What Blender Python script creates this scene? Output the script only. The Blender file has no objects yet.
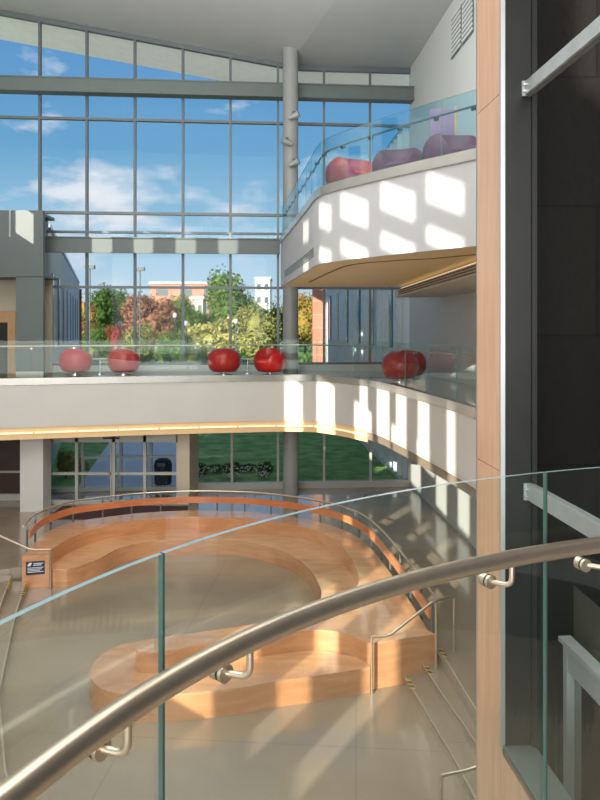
import bpy, bmesh, math, random
from mathutils import Vector, Matrix
random.seed(7)
S = bpy.context.scene
COL = S.collection
F = 700.0; HZ = 328.0; EYE = 6.0
PI = math.pi

# ------------------------------------------------------------------ surveying helpers
def gp(px, py, z):
    """plan position of a point at height z seen at px,py in the photograph"""
    Y = (EYE - z) * F / (py - HZ)
    return ((px - 300) / F * Y, Y)
def wy(px):            # depth of the big window wall along the ray px
    return 26.28 / (1 - .0775 * (px - 300) / F)
def wx(px):
    return (px - 300) / F * wy(px)
def zat(py, Y):
    return EYE + (HZ - py) * Y / F
def rwy(px):           # depth of the right wall along ray px
    return 6.24 / ((px - 300) / F + .0775)
def rwx(Y):
    return 4.18 + .0775 * (26.6 - Y)

# ------------------------------------------------------------------ materials
def lin(c):
    return tuple(((v/255)/12.92 if v/255 <= .04045 else ((v/255+.055)/1.055)**2.4) for v in c) + (1,)
MATS = {}
def new_mat(name):
    m = bpy.data.materials.new(name); m.use_nodes = True
    MATS[name] = m
    nt = m.node_tree
    return m, nt, nt.nodes['Principled BSDF']
def mat(name, col, rough=.5, metal=0., spec=.5, var=.06, scale=3., stretch=(1,1,1), bump=0., emis=None, est=0., coat=0.):
    m, nt, b = new_mat(name)
    b.inputs['Roughness'].default_value = rough
    b.inputs['Metallic'].default_value = metal
    b.inputs['Specular IOR Level'].default_value = spec
    b.inputs['Coat Weight'].default_value = coat
    b.inputs['Coat Roughness'].default_value = .08
    tc = nt.nodes.new('ShaderNodeTexCoord'); mp = nt.nodes.new('ShaderNodeMapping')
    mp.inputs['Scale'].default_value = stretch
    nz = nt.nodes.new('ShaderNodeTexNoise'); nz.inputs['Scale'].default_value = scale; nz.inputs['Detail'].default_value = 5
    rp = nt.nodes.new('ShaderNodeValToRGB')
    c = lin(col)
    rp.color_ramp.elements[0].position = .3; rp.color_ramp.elements[1].position = .7
    rp.color_ramp.elements[0].color = tuple(max(0, v*(1-var)) for v in c[:3]) + (1,)
    rp.color_ramp.elements[1].color = tuple(min(1, v*(1+var)) for v in c[:3]) + (1,)
    L = nt.links
    L.new(tc.outputs['Object'], mp.inputs['Vector']); L.new(mp.outputs['Vector'], nz.inputs['Vector'])
    L.new(nz.outputs['Fac'], rp.inputs['Fac']); L.new(rp.outputs['Color'], b.inputs['Base Color'])
    if bump:
        bp = nt.nodes.new('ShaderNodeBump'); bp.inputs['Strength'].default_value = bump; bp.inputs['Distance'].default_value = .02
        L.new(nz.outputs['Fac'], bp.inputs['Height']); L.new(bp.outputs['Normal'], b.inputs['Normal'])
    if emis:
        b.inputs['Emission Color'].default_value = lin(emis); b.inputs['Emission Strength'].default_value = est
    return m
def glass(name, tint, refl=.06, haze=0., hcol=(200,220,220), rough=0.02, fres=True, fk=.45):
    """thin architectural glass: tinted see-through + Fresnel mirror + a little veil"""
    m = bpy.data.materials.new(name); m.use_nodes = True; MATS[name] = m
    nt = m.node_tree; nt.nodes.clear(); L = nt.links
    out = nt.nodes.new('ShaderNodeOutputMaterial')
    tr = nt.nodes.new('ShaderNodeBsdfTransparent'); tr.inputs['Color'].default_value = lin(tint)
    gl = nt.nodes.new('ShaderNodeBsdfGlossy'); gl.inputs['Roughness'].default_value = rough; gl.inputs['Color'].default_value = (.9,.95,.95,1)
    df = nt.nodes.new('ShaderNodeBsdfDiffuse'); df.inputs['Color'].default_value = lin(hcol)
    mh = nt.nodes.new('ShaderNodeMixShader'); mh.inputs[0].default_value = haze
    L.new(tr.outputs[0], mh.inputs[1]); L.new(df.outputs[0], mh.inputs[2])
    mx = nt.nodes.new('ShaderNodeMixShader')
    if fres:
        lw = nt.nodes.new('ShaderNodeLayerWeight'); lw.inputs['Blend'].default_value = .25
        mt = nt.nodes.new('ShaderNodeMath'); mt.operation = 'MULTIPLY_ADD'
        mt.inputs[1].default_value = fk; mt.inputs[2].default_value = refl
        L.new(lw.outputs['Fresnel'], mt.inputs[0]); L.new(mt.outputs[0], mx.inputs[0])
    else: mx.inputs[0].default_value = refl
    L.new(mh.outputs[0], mx.inputs[1]); L.new(gl.outputs[0], mx.inputs[2])
    L.new(mx.outputs[0], out.inputs['Surface'])
    return m

white = mat('white_paint', (206,204,200), .6, var=.02, scale=1.2)
wallw = mat('wall_paint', (198,200,198), .6, var=.02, scale=1)
ceilm = mat('ceiling_paint', (172,174,172), .45, var=.03, scale=.4, stretch=(3,.3,1))  # faint stretched stripes paint soft light beams on the ceiling
steelp = mat('grey_painted_steel', (92,102,100), .45, var=.04)
blockp = mat('grey_panel', (98,107,107), .5, var=.04, scale=.6)
mull = mat('mullion_grey', (98,106,110), .4, metal=.2, var=.03)
colm = mat('column_grey', (142,143,142), .45, var=.03)
warmw = mat('ledge_painted_glow', (226,196,150), .5, var=.04, emis=(255,190,110), est=.06)  # weak emission paints the glow of the light strip on the lip
ledm = mat('led_strip', (255,240,210), .4, emis=(255,225,180), est=.75)
beige = mat('beige_wall', (190,180,160), .6, var=.03)
soff = mat('soffit_painted_glow', (206,184,144), .5, var=.04, scale=.8, emis=(255,205,130), est=.07)  # weak emission paints warm light on the soffit, which is no lamp
grv = mat('dark_groove', (120,95,70), .6)
steel = mat('brushed_steel', (206,190,172), .33, metal=.92, var=.05, scale=20, stretch=(1,1,1))
band = mat('brushed_edge_band', (172,170,164), .25, metal=.7, var=.06, scale=2)
chrome = mat('chrome', (225,225,222), .1, metal=1., var=.01)
black = mat('black_panel', (30,31,30), .35, spec=.3, var=.12, scale=5)
blackr = mat('black_rubber', (20,22,22), .5)
trim = mat('aluminium_trim', (190,192,196), .3, metal=.6, var=.02)
galv = mat('galvanised_steel', (165,170,172), .4, metal=.35, var=.08, scale=9)
red = mat('red_upholstery', (192,20,18), .38, var=.08, scale=8, coat=.25)
redc = mat('red_seat_pad', (244,70,52), .6, var=.08, scale=10)
purp = mat('plum_upholstery', (104,34,66), .5, var=.08, scale=8)
navy = mat('navy_sign', (26,38,66), .4)
ink = mat('white_lettering', (225,228,230), .5)
yel = mat('yellow_tape', (212,170,50), .5)
darkb = mat('dark_brown', (62,44,38), .35, var=.15)
matm = mat('entrance_mat', (70,42,36), .75, var=.15, scale=40)
pave = mat('concrete_paving', (206,202,196), .6, var=.06, scale=.6)
lawnm = mat('grass', (122,156,72), .9, var=.4, scale=1.3, bump=.6)
doorm = mat('door_frame_pale', (176,176,168), .45, var=.03)
glassw = glass('window_glass', (244,249,251), .006, 0., rough=.01, fk=.16)
glassb = glass('balustrade_glass', (247,252,250), .01, .006, (190,215,215), fk=.1)
glassf = glass('near_balustrade_glass', (250,253,251), .008, .006, (200,215,210), fk=.25)
gedge = mat('glass_edge', (140,164,168), .12, var=.05, spec=.8)
gjoint = mat('glass_joint', (66,98,92), .12, var=.05, spec=.9)
gedgeup = mat('upper_glass_edge', (130,165,170), .2)
bluegl = glass('blue_balustrade_glass', (222,240,246), .02, .015, (150,205,225), fk=.2)
darkgl = glass('dark_glass', (120,118,100), .05, .25, (96,96,80))

def wood(name, c1, c2, rough, stretch, coat=0., scale=4.):
    m, nt, b = new_mat(name); L = nt.links
    tc = nt.nodes.new('ShaderNodeTexCoord'); mp = nt.nodes.new('ShaderNodeMapping'); mp.inputs['Scale'].default_value = stretch
    n1 = nt.nodes.new('ShaderNodeTexNoise'); n1.inputs['Scale'].default_value = scale; n1.inputs['Detail'].default_value = 8; n1.inputs['Distortion'].default_value = .6
    n2 = nt.nodes.new('ShaderNodeTexNoise'); n2.inputs['Scale'].default_value = .7
    mx = nt.nodes.new('ShaderNodeMath'); mx.operation = 'ADD'
    rp = nt.nodes.new('ShaderNodeValToRGB'); rp.color_ramp.elements[0].position = .7; rp.color_ramp.elements[1].position = 1.3 if False else 1.
    rp.color_ramp.elements[0].color = lin(c1); rp.color_ramp.elements[1].color = lin(c2)
    md = nt.nodes.new('ShaderNodeMath'); md.operation = 'MULTIPLY'; md.inputs[1].default_value = .85
    L.new(tc.outputs['Object'], mp.inputs['Vector']); L.new(mp.outputs['Vector'], n1.inputs['Vector']); L.new(tc.outputs['Object'], n2.inputs['Vector'])
    L.new(n1.outputs['Fac'], mx.inputs[0]); L.new(n2.outputs['Fac'], mx.inputs[1]); L.new(mx.outputs[0], md.inputs[0]); L.new(md.outputs[0], rp.inputs['Fac'])
    L.new(rp.outputs['Color'], b.inputs['Base Color'])
    b.inputs['Roughness'].default_value = rough; b.inputs['Coat Weight'].default_value = coat; b.inputs['Coat Roughness'].default_value = .06
    return m
benchw = wood('bench_maple', (188,132,90), (206,152,108), .3, (1,1,6), .5, 1.5)
deckw = wood('deck_maple', (192,142,102), (210,164,122), .25, (1,4,1), .7, 1.5)
railw = wood('rail_cherry', (186,112,70), (202,130,86), .35, (1,1,4), .3)
panelw = wood('panel_maple', (190,150,122), (206,168,140), .4, (14,14,.8), .1, 2.)
doorw = wood('door_wood', (180,140,100), (196,156,112), .4, (8,8,1))

def floor_mat():
    m, nt, b = new_mat('polished_terrazzo'); L = nt.links
    tc = nt.nodes.new('ShaderNodeTexCoord')
    n = nt.nodes.new('ShaderNodeTexNoise'); n.inputs['Scale'].default_value = .5; n.inputs['Detail'].default_value = 6
    rp = nt.nodes.new('ShaderNodeValToRGB'); rp.color_ramp.elements[0].position=.3; rp.color_ramp.elements[1].position=.7
    rp.color_ramp.elements[0].color = lin((142,127,110)); rp.color_ramp.elements[1].color = lin((160,145,126))
    vo = nt.nodes.new('ShaderNodeTexVoronoi'); vo.inputs['Scale'].default_value = 60
    br = nt.nodes.new('ShaderNodeTexBrick'); br.offset = 0; br.inputs['Scale'].default_value = 1
    br.inputs['Brick Width'].default_value = 3.6; br.inputs['Row Height'].default_value = 3.6; br.inputs['Mortar Size'].default_value = .012; br.inputs['Mortar Smooth'].default_value=.2
    br.inputs['Color1'].default_value = (1,1,1,1); br.inputs['Color2'].default_value=(1,1,1,1); br.inputs['Mortar'].default_value=(.6,.58,.55,1)
    mp = nt.nodes.new('ShaderNodeMapping'); mp.inputs['Rotation'].default_value = (0,0,.08)
    mx = nt.nodes.new('ShaderNodeMix'); mx.data_type='RGBA'; mx.blend_type='MULTIPLY'; mx.inputs[0].default_value = .5
    L.new(tc.outputs['Object'], n.inputs['Vector']); L.new(n.outputs['Fac'], rp.inputs['Fac'])
    L.new(tc.outputs['Object'], mp.inputs['Vector']); L.new(mp.outputs['Vector'], br.inputs['Vector'])
    L.new(rp.outputs['Color'], mx.inputs[6]); L.new(br.outputs['Color'], mx.inputs[7])
    L.new(mx.outputs[2], b.inputs['Base Color'])
    b.inputs['Roughness'].default_value = .22; b.inputs['Specular IOR Level'].default_value = .7
    b.inputs['Coat Weight'].default_value = .6; b.inputs['Coat Roughness'].default_value = .05
    return m
floorm = floor_mat()
def brick_mat(name, c1, c2, mort, w, h, ms, rough=.6, bump=.3, rot=(PI/2,0,0), spec=.5):
    m, nt, b = new_mat(name); L = nt.links; b.inputs['Specular IOR Level'].default_value = spec
    tc = nt.nodes.new('ShaderNodeTexCoord'); mp = nt.nodes.new('ShaderNodeMapping'); mp.inputs['Rotation'].default_value = rot
    br = nt.nodes.new('ShaderNodeTexBrick'); br.inputs['Scale'].default_value = 1
    br.inputs['Brick Width'].default_value = w; br.inputs['Row Height'].default_value = h; br.inputs['Mortar Size'].default_value = ms
    br.inputs['Color1'].default_value = lin(c1); br.inputs['Color2'].default_value = lin(c2); br.inputs['Mortar'].default_value = lin(mort)
    n = nt.nodes.new('ShaderNodeTexNoise'); n.inputs['Scale'].default_value = 14; n.inputs['Detail'].default_value = 8
    bp = nt.nodes.new('ShaderNodeBump'); bp.inputs['Strength'].default_value = bump; bp.inputs['Distance'].default_value = .02
    L.new(tc.outputs['Object'], mp.inputs['Vector']); L.new(mp.outputs['Vector'], br.inputs['Vector'])
    L.new(tc.outputs['Object'], n.inputs['Vector']); L.new(n.outputs['Fac'], bp.inputs['Height']); L.new(bp.outputs['Normal'], b.inputs['Normal'])
    L.new(br.outputs['Color'], b.inputs['Base Color']); b.inputs['Roughness'].default_value = rough
    return m
blackbrick = brick_mat('black_block', (23,21,20), (28,26,24), (17,15,15), 1.3, .85, .006, spec=.12)
brickm = brick_mat('far_brick', (176,120,96), (186,132,106), (200,150,125), 3, 1, .05)
def rib_mat():
    m, nt, b = new_mat('ribbed_cladding'); L = nt.links
    tc = nt.nodes.new('ShaderNodeTexCoord'); sp = nt.nodes.new('ShaderNodeSeparateXYZ')
    ml = nt.nodes.new('ShaderNodeMath'); ml.operation='MULTIPLY'; ml.inputs[1].default_value = 1.4
    fr = nt.nodes.new('ShaderNodeMath'); fr.operation='FRACT'
    rp = nt.nodes.new('ShaderNodeValToRGB')
    e = rp.color_ramp.elements; e[0].position=0; e[0].color=lin((168,176,180)); e[1].position=.5; e[1].color=lin((232,230,224))
    L.new(tc.outputs['Object'], sp.inputs[0]); L.new(sp.outputs['X'], ml.inputs[0]); L.new(ml.outputs[0], fr.inputs[0]); L.new(fr.outputs[0], rp.inputs['Fac'])
    L.new(rp.outputs['Color'], b.inputs['Base Color']); b.inputs['Roughness'].default_value=.4
    return m
ribm = rib_mat()
def leaf_mat(name, a, b_, seedcol=.5):
    m, nt, b = new_mat(name); L = nt.links
    tc = nt.nodes.new('ShaderNodeTexCoord')
    n = nt.nodes.new('ShaderNodeTexNoise'); n.inputs['Scale'].default_value = 1.1; n.inputs['Detail'].default_value = 4
    rp = nt.nodes.new('ShaderNodeValToRGB'); rp.color_ramp.elements[0].position=.35; rp.color_ramp.elements[1].position=.65
    rp.color_ramp.elements[0].color = lin(a); rp.color_ramp.elements[1].color = lin(b_)
    L.new(tc.outputs['Object'], n.inputs['Vector']); L.new(n.outputs['Fac'], rp.inputs['Fac']); L.new(rp.outputs['Color'], b.inputs['Base Color'])
    b.inputs['Roughness'].default_value = .8; b.inputs['Specular IOR Level'].default_value = .1
    return m
LEAF = {
 'green': leaf_mat('leaves_green', (58,88,40), (112,136,62)),
 'dark': leaf_mat('leaves_dark', (48,78,38), (86,112,50)),
 'rust': leaf_mat('leaves_rust', (124,76,62), (158,116,84)),
 'yellow': leaf_mat('leaves_yellow', (136,136,72), (184,176,106)),
 'olive': leaf_mat('leaves_olive', (106,110,56), (150,146,84)),
 'orange': leaf_mat('leaves_orange', (170,120,60), (128,128,62)),
 'crimson': leaf_mat('leaves_crimson', (136,52,50), (164,80,66)),
}
bark = mat('bark', (88,72,58), .9, var=.2)

# ------------------------------------------------------------------ geometry helpers
class MB:
    def __init__(s): s.v = []; s.f = []; s.mi = []
    def add(s, vs, fs, mi=0):
        o = len(s.v); s.v += [tuple(v) for v in vs]; s.f += [tuple(o+i for i in f) for f in fs]; s.mi += [mi]*len(fs); return s
    def box(s, a, b, mi=0):
        x0,y0,z0 = a; x1,y1,z1 = b
        return s.add([(x0,y0,z0),(x1,y0,z0),(x1,y1,z0),(x0,y1,z0),(x0,y0,z1),(x1,y0,z1),(x1,y1,z1),(x0,y1,z1)],
                     [(3,2,1,0),(4,5,6,7),(0,1,5,4),(1,2,6,5),(2,3,7,6),(3,0,4,7)], mi)
    def bar(s, p, q, w, h, mi=0):
        """box section beam from p to q (any direction), width w sideways, height h"""
        p = Vector(p); q = Vector(q); d = (q-p).normalized()
        up = Vector((0,0,1)) if abs(d.z) < .95 else Vector((0,1,0))
        sx = d.cross(up).normalized(); uz = sx.cross(d).normalized()
        c = []
        for e in (p, q):
            for a, b in ((-1,-1),(1,-1),(1,1),(-1,1)): c.append(e + sx*a*w/2 + uz*b*h/2)
        return s.add(c, [(0,1,2,3),(7,6,5,4),(0,4,5,1),(1,5,6,2),(2,6,7,3),(3,7,4,0)], mi)
    def prism(s, pts, z0, z1, mi=0, mis=None):
        n = len(pts)
        vs = [(x,y,z0) for x,y in pts] + [(x,y,z1) for x,y in pts]
        s.add(vs, [tuple(range(n-1,-1,-1)), tuple(range(n,2*n))], mi)
        o = len(s.v) - 2*n
        for i in range(n):
            j = (i+1) % n
            s.f.append((o+i,o+j,o+n+j,o+n+i)); s.mi.append(mi if mis is None else mis)
        return s
    def ribbon(s, path, t, z0, z1, mi=0, edge=None, endm=None):
        """vertical curved sheet along path, thickness t to the right side"""
        off = offset(path, t); n = len(path); e = mi if edge is None else edge
        vs = [(x,y,z0) for x,y in path]+[(x,y,z1) for x,y in path]+[(x,y,z0) for x,y in off]+[(x,y,z1) for x,y in off]
        o = len(s.v); s.v += vs
        for i in range(n-1):
            for f, m_ in (((i,i+1,n+i+1,n+i),mi), ((2*n+i+1,2*n+i,3*n+i,3*n+i+1),mi), ((n+i,n+i+1,3*n+i+1,3*n+i),e), ((i+1,i,2*n+i,2*n+i+1),e)):
                s.f.append(tuple(o+k for k in f)); s.mi.append(m_)
        for i in (0, n-1):
            f = (i, n+i, 3*n+i, 2*n+i)
            s.f.append(tuple(o+k for k in (f if i == 0 else f[::-1]))); s.mi.append(e if endm is None else endm)
        return s
    def tube(s, pts, r, seg=12, mi=0, cap=True):
        P = [Vector(p) for p in pts]; n = len(P)
        rr = r if isinstance(r, (list,tuple)) else [r]*n
        o = len(s.v); prev = None
        for i, p in enumerate(P):
            d = (P[min(i+1,n-1)] - P[max(i-1,0)]).normalized()
            if prev is None:
                a = Vector((0,0,1)) if abs(d.z) < .9 else Vector((1,0,0))
                u = d.cross(a).normalized()
            else:
                u = (prev - d*prev.dot(d)).normalized()
            prev = u; w = d.cross(u)
            for k in range(seg):
                t = 2*PI*k/seg; s.v.append(tuple(p + (u*math.cos(t)+w*math.sin(t))*rr[i]))
        for i in range(n-1):
            for k in range(seg):
                a = o+i*seg+k; b = o+i*seg+(k+1)%seg
                s.f.append((a,b,b+seg,a+seg)); s.mi.append(mi)
        if cap:
            s.f.append(tuple(o+k for k in range(seg-1,-1,-1))); s.mi.append(mi)
            s.f.append(tuple(o+(n-1)*seg+k for k in range(seg))); s.mi.append(mi)
        return s
    def lathe(s, prof, c=(0,0,0), seg=24, mi=0):
        return s.tube([(c[0],c[1],c[2]+z) for r,z in prof], [max(r,.001) for r,z in prof], seg, mi)
    def build(s, name, mats, parent=None, smooth=False):
        me = bpy.data.meshes.new(name); me.from_pydata(s.v, [], s.f)
        if not isinstance(mats, (list,tuple)): mats = [mats]
        for m in mats: me.materials.append(m)
        me.polygons.foreach_set('material_index', s.mi)
        bm = bmesh.new(); bm.from_mesh(me)
        bmesh.ops.recalc_face_normals(bm, faces=bm.faces)
        bm.to_mesh(me); bm.free()
        if smooth:
            me.polygons.foreach_set('use_smooth', [True]*len(me.polygons))
            me.set_sharp_from_angle(angle=math.radians(40))
        o = bpy.data.objects.new(name, me); COL.objects.link(o)
        if parent is not None:
            o.parent = parent
            o.matrix_parent_inverse = Matrix.Translation(-Vector(parent.location))
        return o
def offset(path, t):
    out = []; n = len(path)
    for i in range(n):
        a = path[max(i-1,0)]; b = path[min(i+1,n-1)]
        dx, dy = b[0]-a[0], b[1]-a[1]; l = math.hypot(dx,dy) or 1
        out.append((path[i][0] + dy/l*t, path[i][1] - dx/l*t))
    return out
def spline(pts, n=8):
    out = []; m = len(pts)
    for i in range(m-1):
        p0 = pts[max(i-1,0)]; p1 = pts[i]; p2 = pts[i+1]; p3 = pts[min(i+2,m-1)]
        for k in range(n):
            t = k/n
            out.append(tuple(.5*((2*p1[j]) + (-p0[j]+p2[j])*t + (2*p0[j]-5*p1[j]+4*p2[j]-p3[j])*t*t + (-p0[j]+3*p1[j]-3*p2[j]+p3[j])*t**3) for j in range(len(p1))))
    out.append(tuple(pts[-1])); return out
def resample(path, n):
    L = [0]
    for a, b in zip(path, path[1:]): L.append(L[-1] + math.dist(a,b))
    out = []; j = 0
    for i in range(n):
        t = L[-1]*i/(n-1)
        while j < len(L)-2 and L[j+1] < t: j += 1
        u = (t-L[j])/max(L[j+1]-L[j],1e-9)
        out.append(tuple(path[j][k] + (path[j+1][k]-path[j][k])*u for k in range(len(path[0]))))
    return out
def empty(name, loc, label=None, cat=None, group=None, kind=None):
    o = bpy.data.objects.new(name, None); o.location = loc; o.empty_display_size = .2; COL.objects.link(o)
    bpy.context.view_layer.update()
    return tag(o, label, cat, group, kind)
def tag(o, label=None, cat=None, group=None, kind=None):
    if label: o['label'] = label
    if cat: o['category'] = cat
    if group: o['group'] = group
    if kind: o['kind'] = kind
    return o
def struct(o, label, cat): return tag(o, label, cat, kind='structure')
def kids(o): return [c for c in COL.objects if c.parent == o]
def copy_tree(o, loc, rz, label=None, mats=None):
    r = o.copy(); COL.objects.link(r); r.location = loc; r.rotation_euler = (0,0,rz)
    if label: r['label'] = label
    for ch in kids(o):
        c = ch.copy(); COL.objects.link(c); c.parent = r; c.matrix_parent_inverse = ch.matrix_parent_inverse.copy()
        if mats:
            c.data = c.data.copy()
            if c.data.materials[0] in mats: c.data.materials[0] = mats[c.data.materials[0]]
        for g in kids(ch):
            d = g.copy(); COL.objects.link(d); d.parent = c; d.matrix_parent_inverse = g.matrix_parent_inverse.copy()
    return r

# ------------------------------------------------------------------ camera
cam_d = bpy.data.cameras.new('camera'); cam = bpy.data.objects.new('camera', cam_d); COL.objects.link(cam)
cam.location = (0,0,EYE); cam.rotation_euler = (PI/2,0,0)
cam_d.sensor_width = 36; cam_d.lens = 36*F/800; cam_d.shift_y = -(400-HZ)/800; cam_d.clip_start = .02; cam_d.clip_end = 2000
S.camera = cam

# ------------------------------------------------------------------ plan curves
L2 = spline([(-12.2,21.2),(-9.39,21.95),(-4.95,23.05),(-2,23.6),(0,23.8),(1.0,23.2),(2.14,21.4),(2.67,19.2),(3.03,17.1),(3.3,15.4),(3.48,14.0),(3.7,11.5),(3.8,8),(3.8,4.6)], 8)
L3 = spline([(-.62,22.45),(-.52,21.6),(.14,16.3),(.34,14.7),(.62,13.95),(1.62,12.6),(2.8,11.25),(4.0,9.9),(5.6,8.1)], 8)
ring = spline([(-6.95,17.9),(-7.07,19.0),(-6.84,19.95),(-6.44,20.5),(-5.4,21.1),(-4.7,21.4),(-3.3,21.65),(-1.85,21.55),(-1.0,21.3),(-.3,20.95),(.38,20.5),(1.05,19.85),(1.6,18.9),(1.9,17.7),(2.12,16.2),(2.26,15.0),(2.36,14.0),(2.44,13.0)], 6)
deck_in = spline([(-6.25,17.55),(-6.3,17.95),(-6.1,18.9),(-5.65,19.75),(-5.1,20.2),(-4.5,20.56),(-3.86,20.8),(-2.83,20.85),(-1.68,20.6),(-.29,20.1),(.4,19.5),(.98,18.5),(1.2,17.4),(1.3,16.6),(1.32,15.7),(1.1,14.8),(.55,14.1),(-.2,13.6),(-1.13,13.2)], 6)
seat_in = spline([(-6.15,17.42),(-5.75,17.5),(-5.4,17.95),(-5.2,18.35),(-5.0,19.0),(-4.7,19.4),(-4.3,19.68),(-3.68,19.83),(-2.9,19.92),(-2.27,19.92),(-1.6,19.75),(-.9,19.3),(-.27,18.6),(.2,17.6),(.43,16.6),(.5,15.8),(.35,14.9),(-.1,14.2),(-.9,13.5),(-1.5,13.1)], 6)

# ================================================================== SETTING
# --- ground floor with sunken seating pit
PZ = -.45
cut = [(-2.6,-14),(-3.9,8.5),(-4.9,10.8),(-5.9,12.1),(-6.95,15.4),(-7.5,17.36),(-6.9,17.6)] + [(x*.93-.17, y-.45) for x,y in ring[3:-3]] + [(2.3,13.0),(2.54,12.96),(2.72,10.71),(3.0,8.0),(3.4,-14)]
pts = [(-12.3,-14)] + [(-12.3,25.3),(4.3,26.6),(rwx(-14)+.1,-14)]
outer = pts
mb = MB(); poly = cut + [(rwx(-14)+.1,-14),(4.3,26.55),(-12.3,25.4),(-12.3,-14)]
mb.prism(poly, PZ, 0.0)
fl = mb.build('floor', floorm); struct(fl, 'polished beige terrazzo ground floor around the sunken seating', 'floor')
pf = MB().box((-12.3,-14,PZ-.2),(7.8,26,PZ)).build('floor', floorm); struct(pf, 'polished floor of the sunken seating pit', 'floor')

# steps (right and left flights)
def stair(name, lines, label):
    e = empty(name, (lines[0][0][0], lines[0][0][1], PZ), label, 'steps', kind='structure')
    return e
def step_block(parent, front, back, z):
    poly = front + back[::-1]
    return MB().prism(poly, PZ+.001, z).build('step', floorm, parent)
rs = empty('floor_steps', (2.2,11,PZ), 'three shallow stone steps down into the pit beside the right bench end', 'steps', kind='structure')
n0 = spline([(1.88,12.68),(2.1,11.2),(2.32,9.55),(2.6,6),(2.75,3)],5)
n1 = spline([(2.22,12.85),(2.4,11.6),(2.61,10.28),(2.84,8),(2.98,3)],5)
n2 = [(2.6,12.96),(2.78,10.71),(3.06,8.0),(3.3,3)]
step_block(rs, n0, n2, PZ+.15); step_block(rs, n1, n2, PZ+.30)
ls = empty('floor_steps', (-6.8,16,PZ), 'shallow stone steps beside the left bench end block', 'steps', kind='structure')
m0 = [(-6.8,17.4),(-6.25,15.4),(-5.2,12.1),(-4.2,10),(-3.3,8.5)]
m1 = [(-7.17,17.4),(-6.6,15.4),(-5.55,12.1),(-4.55,10),(-3.6,8.5)]
m2 = [(-7.6,17.4),(-7.0,15.4),(-5.95,12.1),(-4.95,10.6),(-4.0,8.5)]
step_block(ls, m0, m2, PZ+.15); step_block(ls, m1, m2, PZ+.30)
nosm = mat('pale_nosing', (172,162,144), .35)
for par, lines in ((rs, ((n0,PZ+.15),(n1,PZ+.30),(n2,0.0))), (ls, ((m0,PZ+.15),(m1,PZ+.30)))):
    for ln, z in lines:
        MB().ribbon(ln, .028 if par is ls else -.028, z-.03, z+.003).build('nosing', nosm, par)
def stripes(name, p, d, z, n, label, w=.045):
    d = Vector((d[0],d[1],0)).normalized(); sd = Vector((-d.y,d.x,0)); mb = MB()
    for i in range(n):
        a = Vector((p[0],p[1],z)) + d*(.07*i)
        c = [a - sd*w + d*0, a + sd*w + d*.03, a + sd*w + d*.07, a - sd*w + d*.04]
        mb.add([v+Vector((0,0,.004)) for v in c], [(0,1,2,3)], i%2)
    return tag(mb.build(name, [yel, blackr]), label, 'warning tape', 'hazard tape on the step edges')
stripes('hazard_tape', (1.93,12.55), (.1,-1), PZ+.15, 5, 'black and yellow hazard tape on the bottom right-hand step')
stripes('hazard_tape', (2.29,12.75), (.1,-1), PZ+.30, 5, 'black and yellow hazard tape on the middle right-hand step')
stripes('hazard_tape', (2.62,13.1), (.1,-1), 0, 5, 'black and yellow hazard tape on the top right-hand step')
stripes('hazard_tape', (-6.74,17.25), (.27,-1), PZ+.15, 12, 'yellow striped hazard tape on the step nearest the navy sign')
stripes('hazard_tape', (-7.11,17.25), (.27,-1), PZ+.30, 12, 'yellow striped hazard tape at the left edge, second step from the navy sign')

# --- ceiling: flat part, crease, rising part
A = (-.4,26.2,15.86); 
def ceil_z(x, y):   # rising left plane
    # distance left of the crease line, measured along the wall
    cx = -.4 + (26.2-y)*(1.48/5.2)
    return 15.86 + max(0,(cx-x))*.158
mb = MB(); 
yb, yf = 29.4, -14
cb, cf = -.4 + (26.2-yb)*.2846, -.4 + (26.2-yf)*.2846
T = .35
def slab(mb, q):
    n = len(q); mb.add([tuple(p) for p in q]+[(p[0],p[1],p[2]+T) for p in q], [tuple(range(n)), tuple(range(2*n-1,n-1,-1))]+[(i,(i+1)%n,n+(i+1)%n,n+i) for i in range(n)])
Yb = lambda x: 26.45 + .0775*x
slab(mb, [(-13.5,Yb(-13.5),ceil_z(-13.5,28)),(cb,Yb(cb),15.86),(4.6,-.4*0+8.63,15.86),(-13.5,8.63,ceil_z(-13.5,8.63))]) if False else None
def cl(y): return -.4 + (26.2-y)*.2846
slab(mb, [(-13.5,Yb(-13.5),ceil_z(-13.5,Yb(-13.5))),(cl(Yb(-1)),Yb(-1),15.86),(cl(-14),-14,15.86),(-13.5,-14,ceil_z(-13.5,-14))])
slab(mb, [(cl(Yb(-1)),Yb(-1),15.86),(8.6,Yb(8.6),15.86),(max(8.6,cl(-14)),-14,15.86),(cl(-14),-14,15.86)])
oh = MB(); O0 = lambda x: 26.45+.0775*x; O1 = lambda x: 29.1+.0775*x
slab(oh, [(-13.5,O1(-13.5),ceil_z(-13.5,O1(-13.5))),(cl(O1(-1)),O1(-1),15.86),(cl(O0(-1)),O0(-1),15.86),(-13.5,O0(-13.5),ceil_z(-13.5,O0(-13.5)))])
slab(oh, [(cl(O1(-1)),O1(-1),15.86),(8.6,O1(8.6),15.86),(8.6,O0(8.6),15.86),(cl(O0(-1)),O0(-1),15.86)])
oo = oh.build('roof_overhang', mat('overhang_painted_glow', (200,200,192), .6, emis=(255,250,235), est=.22)); struct(oo, 'pale underside of the roof overhang outside the top windows', 'roof')  # emission added to brighten the shaded underside, no lamp there
ce = mb.build('ceiling', ceilm); struct(ce, 'grey ceiling folding upward to the left above the atrium', 'ceiling')

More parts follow.
